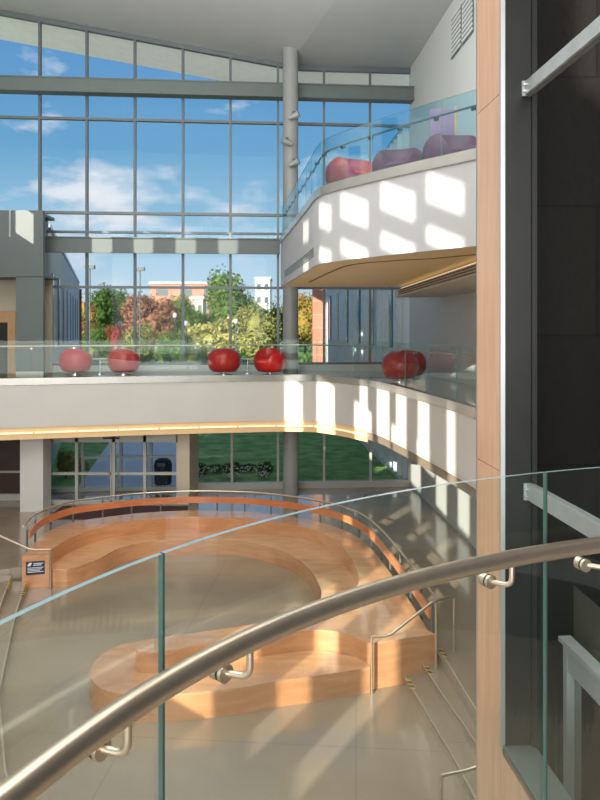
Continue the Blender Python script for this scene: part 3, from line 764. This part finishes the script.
# sign on the end block
sg = empty('bench_sign', (-6.6,17.24,.05), 'small navy notice with white lettering on the left end block of the bench', 'sign')
def on_face(u, z, d=.012):   # u along the block face
    a = Vector((-6.85,17.25)); b = Vector((-6.22,17.4)); p = a.lerp(b,u); nr = Vector((b.y-a.y, -(b.x-a.x))).normalized()
    return (p.x+nr.x*d, p.y+nr.y*d, z)
def face_quad(mb, u0,u1,z0,z1,d,mi=0): mb.add([on_face(u0,z0,d),on_face(u1,z0,d),on_face(u1,z1,d),on_face(u0,z1,d),on_face(u0,z0,0),on_face(u1,z0,0),on_face(u1,z1,0),on_face(u0,z1,0)],[(0,1,2,3),(0,4,5,1),(1,5,6,2),(2,6,7,3),(3,7,4,0)],mi)
mb = MB(); face_quad(mb,.14,.82,-.1,.23,.012); mb.build('sign_plate', navy, sg)
mb = MB(); mb.add([on_face(.19,.12,.014),on_face(.3,.12,.014),on_face(.36,.2,.014),on_face(.25,.2,.014)],[(0,1,2,3)])
for i,(a,b) in enumerate(((.42,.76),(.4,.7))): face_quad(mb,a,b,.165-.04*i,.185-.04*i,.014)
for i in range(4): face_quad(mb,.2,.78-.06*(i%3),.065-.035*i,.08-.035*i,.014)
mb.build('lettering', ink, sg)
# ring guard: posts, wood back rail, metal handrail
rg = empty('bench_guardrail', (-2.5,21.5,DZ), 'curved guard with orange wood rail and steel handrail around the bench', 'railing')
MB().ribbon(ring, .05, .60, .79).build('wood_rail', railw, rg, smooth=True)
MB().tube([(x,y,.93) for x,y in offset(ring,-.12)], .028, 10).build('handrail', steel, rg, smooth=True)
for k, p in enumerate(resample(ring, 22)):
    q = offset(resample(ring,22),-.03)[k]
    MB().box((q[0]-.022,q[1]-.022,0.0),(q[0]+.022,q[1]+.022,.86)).tube([(q[0],q[1],.84),(q[0],q[1]+.07,.93)],.012,6).build('post', steelp, rg)
# end block base line
# ================================================================== STAIR HANDRAILS
def stairrail(pts, posts, label, r=.024):
    e = empty('stair_handrail', (pts[0][0],pts[0][1],posts[0][2]), label, 'handrail')
    MB().tube(pts, r, 10).build('rail', steel, e, smooth=True)
    for x,y,z0,z1 in posts: MB().tube([(x,y,z0),(x,y,z1)], r, 10).build('post', steel, e, smooth=True)
stairrail([(1.27,12.36,.55),(1.5,12.38,.55),(1.62,12.4,.58),(2.36,12.6,1.05),(2.48,12.66,1.08),(2.86,13.0,1.0)],
          [(1.27,12.36,PZ,.55),(2.46,12.65,PZ+.3,1.08),(2.86,13.0,0,1.0)], 'steel stair handrail beside the right end of the bench')
stairrail([(1.72,8.55,.53),(2.03,8.6,.56),(2.2,8.62,.6),(2.95,8.9,1.05),(3.3,9,1.05)], [(1.72,8.55,PZ,.53),(3.3,9,0,1.05)], 'steel handrail at the foot of the near steps by the wood wall')
stairrail([(-6.18,17.32,.52),(-6.55,17.3,.52),(-6.7,17.3,.54),(-7.6,17.35,.92),(-8.2,17.35,.92)], [(-6.18,17.32,PZ,.52),(-8.2,17.35,0,.92)], 'steel stair handrail beside the left bench end with the navy sign')

# ================================================================== FURNITURE
def carve(outer_s, cut_list, name):
    """ellipsoid tub with scooped seat, via boolean, baked to a mesh"""
    def ell(c, s, sub=4):
        bm = bmesh.new(); bmesh.ops.create_icosphere(bm, subdivisions=sub, radius=1)
        for v in bm.verts: v.co = Vector((c[0]+v.co.x*s[0], c[1]+v.co.y*s[1], c[2]+v.co.z*s[2]))
        me = bpy.data.meshes.new('t'); bm.to_mesh(me); bm.free(); o = bpy.data.objects.new('t', me); COL.objects.link(o); return o
    a = ell(*outer_s); tmp = [a]
    for v in a.data.vertices:
        q = (v.co.z-.46)/.46; v.co.z = .46+.46*math.copysign(abs(q)**.93, q); r = math.hypot(v.co.x,v.co.y); k = (min(1,r/.56)**.8)*.56/max(r,1e-4); v.co.x *= k; v.co.y *= k
    for v in a.data.vertices:       # flatten the foot, fuller shoulders
        if v.co.z < .1: v.co.z = .1 + (v.co.z-.1)*.3
    for c in cut_list:
        b = ell(*c); tmp.append(b)
        m = a.modifiers.new('b','BOOLEAN'); m.operation='DIFFERENCE'; m.object = b; m.solver='EXACT'
    dg = bpy.context.evaluated_depsgraph_get(); me = bpy.data.meshes.new_from_object(a.evaluated_get(dg))
    for o in tmp: bpy.data.objects.remove(o)
    me.name = name; me.materials.clear(); me.materials.append(red)
    me.polygons.foreach_set('use_smooth',[True]*len(me.polygons)); me.set_sharp_from_angle(angle=math.radians(50))
    return me
tub = carve(((0,0,.46),(.58,.54,.46)), [((0,-.26,.92),(.4,.46,.44)), ((0,-.58,.8),(.37,.6,.44))], 'shell')
# chair prototype faces -Y
def chair_at(x, y, z, rz, label, grp, mats=None):
    e = empty('tub_armchair', (0,0,0), label, 'armchair', grp)
    sh = bpy.data.objects.new('shell', tub if not mats else tub.copy()); COL.objects.link(sh); sh.parent = e
    bm = bmesh.new(); bmesh.ops.create_icosphere(bm, subdivisions=3, radius=1)
    for v in bm.verts: v.co = Vector((v.co.x*.38, -.16+v.co.y*.36, .43+v.co.z*.1))
    me = bpy.data.meshes.new('seat_pad'); bm.to_mesh(me); bm.free(); me.materials.append(redc); me.polygons.foreach_set('use_smooth',[True]*len(me.polygons))
    sp = bpy.data.objects.new('seat_pad', me); COL.objects.link(sp); sp.parent = e
    b = MB().lathe([(.3,0),(.3,.02),(.06,.035),(.06,.1)]); b.build('swivel_base', chrome, e, smooth=True)
    e.location = (x,y,z); e.rotation_euler = (0,0,rz)
    if mats: sh.data.materials[0] = mats; me.materials[0] = mats
    return e
G = 'red tub armchairs on the walkway'
def cpos(px, py=374.3): return gp(px, py, 4.4)
c = cpos(75.5); ch = chair_at(c[0], c[1], 4.4, 2.4, 'red rounded tub chair nearest the grey block, its back to the viewer', G)
def chair_copy(px, rz, label, py=374.3, z=4.4, src=None):
    c = gp(px,py,z); return copy_tree(ch, (c[0],c[1],z), rz, label)
chair_copy(124, 2.2, 'red rounded tub chair second from the grey block, turned to the window')
chair_copy(224, 3.3, 'red rounded tub chair right of the window centre with its back to the viewer')
chair_copy(270, -.6, 'red tub chair beside the round column with its open seat towards the viewer')
r1 = copy_tree(ch, (3.0,21.0,4.4), 2.0, 'red rounded tub chair in front at the right end of the walkway'); 
copy_tree(ch, (3.45,22.3,4.4), -.7, 'red tub chair behind the other one at the right end of the walkway')
chair_at(1.12,15.5,8.9,.5,'deep red armchair behind the upper balcony glass, leftmost','armchairs on the upper balcony')
for (x,y,rz,lab,m) in ((2.08,14.7,-.3,'plum and red armchair in the middle behind the upper balcony glass',purp),(2.95,13.6,.2,'large plum armchair on the right behind the upper balcony glass',purp)):
    chair_at(x,y,8.9,rz,lab,'armchairs on the upper balcony',m)
pp = empty('privacy_panel', (3.1,15.4,8.9), 'tall mauve panel with a wood edge behind the upper balcony glass', 'panel')
MB().box((2.85,15.35,8.9),(3.38,15.41,10.8)).build('fabric_panel', mat('mauve_fabric',(150,112,140),.7), pp)
MB().box((3.38,15.33,8.9),(3.44,15.43,10.86)).build('wood_edge', doorw, pp)
def side_table(x, y, z, label):
    e = empty('side_table', (x,y,z), label, 'table', 'small pedestal tables between the red chairs')
    MB().lathe([(.25,.5),(.26,.51),(.26,.53),(.25,.535)],(x,y,z),28).build('table_top', white, e, smooth=True)
    MB().tube([(x,y,z+.02),(x,y,z+.5)],.022,12).build('pedestal', chrome, e, smooth=True)
    MB().lathe([(.2,0),(.2,.012),(.03,.03)],(x,y,z),28).build('foot', chrome, e, smooth=True)
c = cpos(99,373.8); side_table(c[0]+.04,c[1],4.4,'small white pedestal table between the two left red chairs')
c = cpos(247.5,373.5); side_table(c[0],c[1],4.4,'small white pedestal table left of the chair by the column')
# vent and sign on right wall
vg = empty('wall_vent', (rwx(20),20,14.8), 'pale louvred vent high on the right wall', 'vent')
def on_rw(px, z, d=.02):
    Y = rwy(px); return (rwx(Y)-d, Y, z)
for a, b in ((452,462),(463,474)):
    za0, zb0 = 14.1, 15.35
    m = MB(); m.add([on_rw(a,za0),on_rw(b,za0),on_rw(b,zb0),on_rw(a,zb0)],[(0,1,2,3)]); m.build('vent_back', steelp, vg)
    m = MB()
    for k in range(9):
        z = za0+.08+k*.138
        m.add([on_rw(a,z,.03),on_rw(b,z,.03),on_rw(b,z+.07,.05),on_rw(a,z+.07,.05)],[(0,1,2,3)])
    m.build('louvre', wallw, vg)
ws = empty('wall_sign', (4.6,20.9,11.9), 'small blue sign on the right wall above the upper balcony', 'sign')
m = MB(); m.add([on_rw(452,11.65,.04),on_rw(457,11.65,.04),on_rw(457,12.15,.04),on_rw(452,12.15,.04)],[(0,1,2,3)]); m.build('sign_plate', mat('sign_blue',(60,120,160),.4), ws)
m = MB()
for z in (11.75,11.87,12.0): m.add([on_rw(452.8,z,.045),on_rw(456.2,z,.045),on_rw(456.2,z+.05,.045),on_rw(452.8,z+.05,.045)],[(0,1,2,3)])
m.build('lettering', ink, ws)
# entrance mat
o = MB().prism([(-8.0,21.9),(-3.7,22.0),(-3.7,23.6),(-8.0,23.6)], 0.0, .012).build('entrance_mat', matm); tag(o, 'dark brown mat on the floor inside the entrance doors', 'mat')

# ================================================================== OUTSIDE
o = MB().box((-220,26.6,-.3),(220,500,-.02)).build('lawn', lawnm); tag(o, 'green lawn outside the windows', 'lawn', kind='structure')
o = MB().prism([(-8.4,26.5),(-10.2,38),(-14,62),(-10,62),(-6.5,40),(-4.25,26.7)], -.02, .0).build('paved_path', pave); struct(o, 'pale paved path leading to the entrance doors', 'path')
o = MB().prism([(-60,98),(60,112),(60,116),(-60,102)], -.02, .02).build('paved_path', pave); struct(o, 'pale path crossing the lawn in the distance', 'path')
# wings
def wing(p, q, z1, th, label, fins, name='building_wing', brick=None):
    d = Vector((q[0]-p[0], q[1]-p[1], 0)); L = d.length; ang = math.atan2(d.y, d.x)
    e = empty(name, (p[0],p[1],0), label, 'building')
    w = MB().box((0,0,0),(L,th,z1)).build('clad_wall', ribm, None); w.location = (p[0],p[1],0); w.rotation_euler = (0,0,ang)
    m = MB(); 
    n = int(L/.7)
    s = -1 if th > 0 else 1
    for i in range(n):
        m.box((i*.7+.1, min(0,s*.18), .3),(i*.7+.16, max(0,s*.18), z1-.1))
    f = m.build('fins', mat('fin_grey_'+name, (216,220,220), .4, metal=.1), None); f.location = w.location; f.rotation_euler = w.rotation_euler
    gs = []; gm = MATS.get('blue_strip_glass') or mat('blue_strip_glass', (70,130,160), .15)
    for i in range(int(L/4)):
        g = MB().box((i*4+1, min(0,s*.22), 5.2),(i*4+1.5, max(0,s*.22), 8.2)).build('strip_window', gm, None); g.location = w.location; g.rotation_euler = w.rotation_euler; gs.append(g)
    cp = MB().box((-.1,min(0,s*.2),z1),(L+.1,max(0,th),z1+.18)).build('roof_edge', trim, None); cp.location = w.location; cp.rotation_euler = w.rotation_euler
    ew = 1.0 if th < 0 else .35; rp_ = MB().box((L,min(s*ew,th),0),(L+.5,max(s*ew,th),z1-.5)).build('end_wall', brickm if th < 0 else mat('red_brick_edge',(150,52,50),.7), None); rp_.location = w.location; rp_.rotation_euler = w.rotation_euler
    bpy.context.view_layer.update()
    for k in [w,f,cp,rp_]+gs:
        k.parent = e; k.matrix_parent_inverse = Matrix.Translation(-e.location)
wing((3.95,27.0),(1.95,52), 13.6, -3, 'blue-grey ribbed building wing outside at the right', True)
wing((-9.9,27.2),(-19.4,61), 9.9, 3, 'low ribbed building wing outside at the left', True)
# trees
def tree(px, ytop, wpx, Y, kind, label, shrub=False, zb=0., n=None, name=None, grp='trees beyond the lawn'):
    x = (px-300)/F*Y; top = zat(ytop, Y); w = wpx/F*Y*(1 if shrub else 1.15); h = top-zb
    e = empty(name or ('shrub' if shrub else 'broadleaf_tree'), (x,Y,zb), label, 'shrub' if shrub else 'tree', grp)
    rnd = random.Random(int(px*13+ytop))
    cz = zb + h*(.55 if not shrub else .5); rz = h*(.46 if not shrub else .5)
    mb = MB()
    lobes = [(x, Y, cz, w*.36, rz*.8)]
    for i in range(9):
        a = rnd.uniform(0,2*PI); u = rnd.uniform(-.55,.75)
        rr = w*.27*math.sqrt(max(.1,1-u*u))
        lobes.append((x+math.cos(a)*rr, Y+math.sin(a)*rr*.8, cz+u*rz*.7, w*rnd.uniform(.18,.27), rz*rnd.uniform(.3,.46)))
    for lx,ly,lz,lw,lh in lobes:
        bm = bmesh.new(); bmesh.ops.create_icosphere(bm, subdivisions=2, radius=1)
        vs = [(lx+v.co.x*lw*.62*(1+rnd.uniform(-.15,.15)), ly+v.co.y*lw*.62, lz+v.co.z*lh*.62*(1+rnd.uniform(-.15,.15))) for v in bm.verts]
        mb.add(vs, [tuple(v.index for v in f.verts) for f in bm.faces]); bm.free()
    n = n or 4200; ls = max(.045, w/30)
    for i in range(n):
        lx,ly,lz,lw,lh = lobes[rnd.randrange(len(lobes))]
        d = Vector((rnd.gauss(0,1),rnd.gauss(0,1),rnd.gauss(0,1))).normalized()*rnd.uniform(.6,1.18)
        c = Vector((lx+d.x*lw, ly+d.y*lw, lz+d.z*lh))
        if c.z < zb+.02: continue
        a = Vector((rnd.gauss(0,1),rnd.gauss(0,1),rnd.gauss(0,1))).normalized()*ls*rnd.uniform(.6,1.3); b = Vector((rnd.gauss(0,1),rnd.gauss(0,1),rnd.gauss(0,1))).normalized(); b = (b - a.normalized()*b.dot(a.normalized())).normalized()*ls*.6
        mb.add([c-a, c+b, c+a, c-b], [(0,1,2,3)])
    mb.build('foliage', LEAF[kind], e)
    t = MB(); t.tube([(x,Y,zb),(x+.01*w,Y,zb+h*.3),(x,Y,cz)],[.03*w+.02,.024*w+.01,.008*w+.01],8)
    for k in range(3):
        a = rnd.uniform(0,2*PI); t.tube([(x,Y,zb+h*.25),(x+math.cos(a)*w*.2,Y+math.sin(a)*w*.2,cz+rz*.1)],[.014*w+.005,.005*w+.003],6)
    t.build('trunk', bark, e)
    return e
tree(84, 287, 26, 120, 'orange', 'orange and green tree beside the left building wing')
tree(101, 283, 34, 140, 'dark', 'dark green tree left of the window centre')
tree(124, 287, 34, 150, 'dark', 'rounded dark green tree under the left lamp pole')
tree(113, 322, 24, 95, 'crimson', 'small crimson tree in front of the dark green ones')
tree(150, 291, 50, 110, 'rust', 'broad rust-brown tree in the middle of the view')
tree(177, 294, 32, 135, 'green', 'green tree right of the rust-brown tree')
tree(198, 306, 34, 150, 'dark', 'dark tree below the brick building')
tree(214, 318, 62, 88, 'yellow', 'wide pale yellow tree in the foreground of the view')
tree(231, 266, 50, 118, 'green', 'tallest green tree with an open crown')
tree(257, 298, 44, 108, 'olive', 'olive green tree near the window edge')
tree(276, 292, 30, 130, 'olive', 'olive tree showing just left of the round column')
tree(305, 290, 34, 118, 'orange', 'autumn tree showing just right of the round column')
tree(139, 322, 40, 82, 'olive', 'low olive tree below the rust-brown tree')
tree(175, 328, 36, 80, 'green', 'low green tree in front of the yellow one')
tree(245, 330, 46, 78, 'yellow', 'low yellow tree right of the wide pale one')
tree(95, 326, 30, 84, 'green', 'low green tree left of the crimson one')
tree(56, 300, 40, 205, 'dark', 'dark tree behind the left building wing')
for i,(px,yt,w,k) in enumerate(((92,300,30,'olive'),(112,302,34,'green'),(136,300,34,'olive'),(160,304,36,'dark'),(183,310,36,'olive'),(207,312,30,'green'),(226,304,34,'dark'),(246,306,34,'green'),(268,304,32,'green'),(296,304,32,'dark'))):
    tree(px, yt, w, 168+(i%2)*9, k, k.replace('dark','dark green')+' tree in the dense back row, '+['leftmost','second from the left','third from the left','fourth from the left','fifth from the left','sixth from the left','fourth from the right','third from the right','second from the right','rightmost'][i], n=2600, grp='back row of trees')
for i,(px,py,w,k) in enumerate(((95,353,22,'yellow'),(120,352,26,'green'),(148,354,24,'yellow'),(205,352,22,'green'),(170,354,20,'dark'),(240,353,24,'green'),(268,352,22,'dark'),(305,350,18,'green'))):
    tree(px, py-10, w, 66+i%3*2, k, ['yellow shrub','green shrub','yellow shrub','green shrub','dark shrub','green shrub','dark shrub','green shrub'][i]+' on the lawn, '+['leftmost of the row','second from the left in the row','third from the left in the row','fifth from the left in the row','fourth from the left in the row','third from the right in the row','second from the right in the row','rightmost, right of the column'][i], True, 0, 900, grp='shrubs along the lawn')
for i,px in enumerate((200,216,232,248,264)):
    sh_ = tree(px, 461+(i%2)*3, 19, 28.2+(i%2)*1.0, 'dark', 'low dark shrub outside the ground windows, '+['leftmost','second from the left','middle one','second from the right','rightmost'][i], True, 0, 900, grp='low shrubs outside the ground windows')
    fm = MB(); fr_ = random.Random(i)
    X0 = (px-300)/F*(28.2+(i%2)); Z1 = zat(461+(i%2)*3, 28.2+(i%2))
    for k in range(40):
        a = fr_.uniform(0,2*PI); q = fr_.uniform(0,1); fx = X0+math.cos(a)*.36*q; fz = .1+fr_.random()*(Z1-.1)*math.sqrt(1-.7*q*q); fy = 28.2+(i%2)-.38*math.sqrt(max(0,1-q*q))-.05
        fm.box((fx-.018,fy-.018,fz-.018),(fx+.018,fy+.018,fz+.018))
    fm.build('blossom', white, sh_)
for i,(px,Y) in enumerate(((66,27.9),(80,28.6))):
    tree(px, 448+i*8, 20, Y, 'olive', ['taller','lower'][i]+' shrub outside left of the entrance path', True, 0, 900, grp='shrubs left of the path')
# far buildings
def bld(px0, px1, yt, Y, m, label, storeys, dep=12, yb=0):
    x0, x1 = (px0-300)/F*Y, (px1-300)/F*Y; z1 = zat(yt, Y)
    e = empty('campus_building', ((x0+x1)/2,Y,0), label, 'building')
    MB().box((x0,Y,0),(x1,Y+dep,z1)).build('walls', m, e)
    MB().box((x0-.3,Y-.3,z1),(x1+.3,Y+dep,z1+.6)).build('roof_edge', white, e)
    k = max(2,int((x1-x0)/5))
    for i in range(k):
        for s in range(storeys):
            xa = x0+(x1-x0)*(i+.25)/k
            MB().box((xa,Y-.06,z1-3.2-4*s),(xa+(x1-x0)/k*.5,Y,z1-1.4-4*s)).build('window', steelp, e)
bld(150,222,284,190, brickm, 'long low brick building with white roof edge in the distance', 2)
bld(190,203,299,157.5, beige, 'small tan building in front of the long brick one', 1, dep=5)
bld(255,270,279,210, white, 'white boxy building far away at the right of the view', 3)
def pole(px, yt, Y, label, nm='street_lamp', double=True):
    x = (px-300)/F*Y; z = zat(yt,Y); e = empty(nm,(x,Y,0),label,'lamp','lamps in the grounds')
    r = .0009*Y
    MB().tube([(x,Y,0),(x,Y,z)], r, 8).build('pole', steelp, e)
    if double: MB().box((x-.011*Y*.6,Y-.3,z-.1),(x+.011*Y*.6,Y+.3,z+.004*Y)).build('lamp_head', steelp, e)
    else: MB().lathe([(.001*Y,0),(.0032*Y,.12),(.0032*Y,.34),(.001*Y,.45)],(x,Y,z),12).build('lamp_head', white, e)
pole(90,268,75,'tall lamp pole above the trees, left of the two'); pole(140,270,75,'tall lamp pole above the trees, right of the two')
pole(120,326,62,'short globe lamp left of the rust-brown tree','path_lamp',False); pole(175,318,60,'short globe lamp in front of the green tree','path_lamp',False); pole(186,326,60,'short globe lamp beside the yellow tree','path_lamp',False); pole(236,324,62,'short globe lamp in front of the tallest tree','path_lamp',False)
# litter bin outside the door
bx, by = gp(163,484,0); 
e = empty('litter_bin', (bx,by,0), 'dark domed litter bin on the paving outside the doors', 'bin')
MB().lathe([(.3,0),(.33,.05),(.34,.65),(.33,.7)],(bx,by,0),24).build('body', blackr, e, smooth=True)
MB().lathe([(.35,.7),(.35,.76),(.3,.9),(.18,.99),(.01,1.02)],(bx,by,0),24).build('dome_lid', blackr, e, smooth=True)
MB().box((bx-.14,by-.36,.74),(bx+.14,by-.25,.86)).build('opening_flap', steelp, e)

# ================================================================== LIGHT
sd = bpy.data.lights.new('sun','SUN'); sd.energy = 9.0; sd.angle = .005; sd.color = (1,.93,.8)
so = bpy.data.objects.new('sun', sd); COL.objects.link(so); so.rotation_euler = SUN.to_track_quat('-Z','Y').to_euler(); so.location = (-30,-40,30)
def area(name, loc, rot, sx, sy, e, col):
    d = bpy.data.lights.new(name,'AREA'); d.shape='RECTANGLE'; d.size=sx; d.size_y=sy; d.energy=e; d.color=col
    o = bpy.data.objects.new(name,d); COL.objects.link(o); o.location=loc; o.rotation_euler=rot; return o
area('overhead_fill', (-3,6,15.4), (0,0,0), 14, 16, 1900, (1,.97,.92))  # added overhead fill light, not a fitting of the atrium
area('rear_fill', (-3,-12,8.5), (math.radians(96),0,0), 16, 12, 3800, (1,.97,.93))  # added fill light behind the viewer, in place of daylight
area('upward_fill', (-4,10,11.5), (PI-.25,0,0), 12, 10, 2800, (1,.99,.96))  # added upward fill light to brighten the ceiling
def point(name, loc, e, col, r=.05):
    d = bpy.data.lights.new(name,'POINT'); d.energy=e; d.color=col; d.shadow_soft_size=r
    o = bpy.data.objects.new(name,d); COL.objects.link(o); o.location=loc

w = bpy.data.worlds.new('world'); S.world = w; w.use_nodes = True; nt = w.node_tree; L = nt.links
bg = nt.nodes['Background']; tc = nt.nodes.new('ShaderNodeTexCoord'); sp = nt.nodes.new('ShaderNodeSeparateXYZ')
L.new(tc.outputs['Generated'], sp.inputs[0])
rp = nt.nodes.new('ShaderNodeValToRGB'); el = rp.color_ramp.elements
el[0].position=0; el[0].color=lin((206,226,236)); el[1].position=1; el[1].color=lin((70,120,196))
for p,cc in ((.06,(190,218,236)),(.14,(158,202,228)),(.24,(108,168,210)),(.38,(100,154,208))):
    k = el.new(p); k.color = lin(cc)
L.new(sp.outputs['Z'], rp.inputs['Fac'])
# clouds: project direction on a plane so they stretch toward the horizon
zm = nt.nodes.new('ShaderNodeMath'); zm.operation='ADD'; zm.inputs[1].default_value=.12; L.new(sp.outputs['Z'], zm.inputs[0])
mp = nt.nodes.new('ShaderNodeMapping'); mp.inputs['Scale'].default_value=(4.2,4.2,10); mp.inputs['Location'].default_value=(2.1,.3,.0); L.new(tc.outputs['Generated'], mp.inputs['Vector'])
nz = nt.nodes.new('ShaderNodeTexNoise'); nz.inputs['Scale'].default_value=1.6; nz.inputs['Detail'].default_value=9; nz.inputs['Roughness'].default_value=.55; L.new(mp.outputs['Vector'], nz.inputs['Vector'])
# height mask: clouds live between ~8 and ~16 degrees
hm = nt.nodes.new('ShaderNodeValToRGB'); he = hm.color_ramp.elements; he[0].position=.1; he[0].color=(.05,.05,.05,1); he[1].position=.3; he[1].color=(0,0,0,1)
for p,v in ((.14,.14),(.18,.19),(.22,.06),(.26,0)): k = he.new(p); k.color=(v,v,v,1)
L.new(sp.outputs['Z'], hm.inputs['Fac'])
ad = nt.nodes.new('ShaderNodeMath'); ad.operation='ADD'; L.new(nz.outputs['Fac'], ad.inputs[0]); L.new(hm.outputs['Color'], ad.inputs[1])
cr = nt.nodes.new('ShaderNodeValToRGB'); cr.color_ramp.elements[0].position=.61; cr.color_ramp.elements[1].position=.75; L.new(ad.outputs[0], cr.inputs['Fac'])
cc = nt.nodes.new('ShaderNodeValToRGB'); cc.color_ramp.elements[0].position=.62; cc.color_ramp.elements[0].color=lin((214,224,236)); cc.color_ramp.elements[1].position=.9; cc.color_ramp.elements[1].color=lin((246,246,250)); L.new(ad.outputs[0], cc.inputs['Fac'])
mx = nt.nodes.new('ShaderNodeMix'); mx.data_type='RGBA'; L.new(cr.outputs['Color'], mx.inputs[0]); L.new(rp.outputs['Color'], mx.inputs[6]); L.new(cc.outputs['Color'], mx.inputs[7])
L.new(mx.outputs[2], bg.inputs['Color']); bg.inputs['Strength'].default_value = 1.0
S.view_settings.view_transform = 'Standard'; S.view_settings.look = 'None'; S.view_settings.exposure = 0
S.cycles.use_denoising = True; S.cycles.max_bounces = 10; S.cycles.transparent_max_bounces = 24; S.cycles.sample_clamp_indirect = 6; S.cycles.caustics_reflective = False; S.cycles.caustics_refractive = False
bpy.context.view_layer.update()
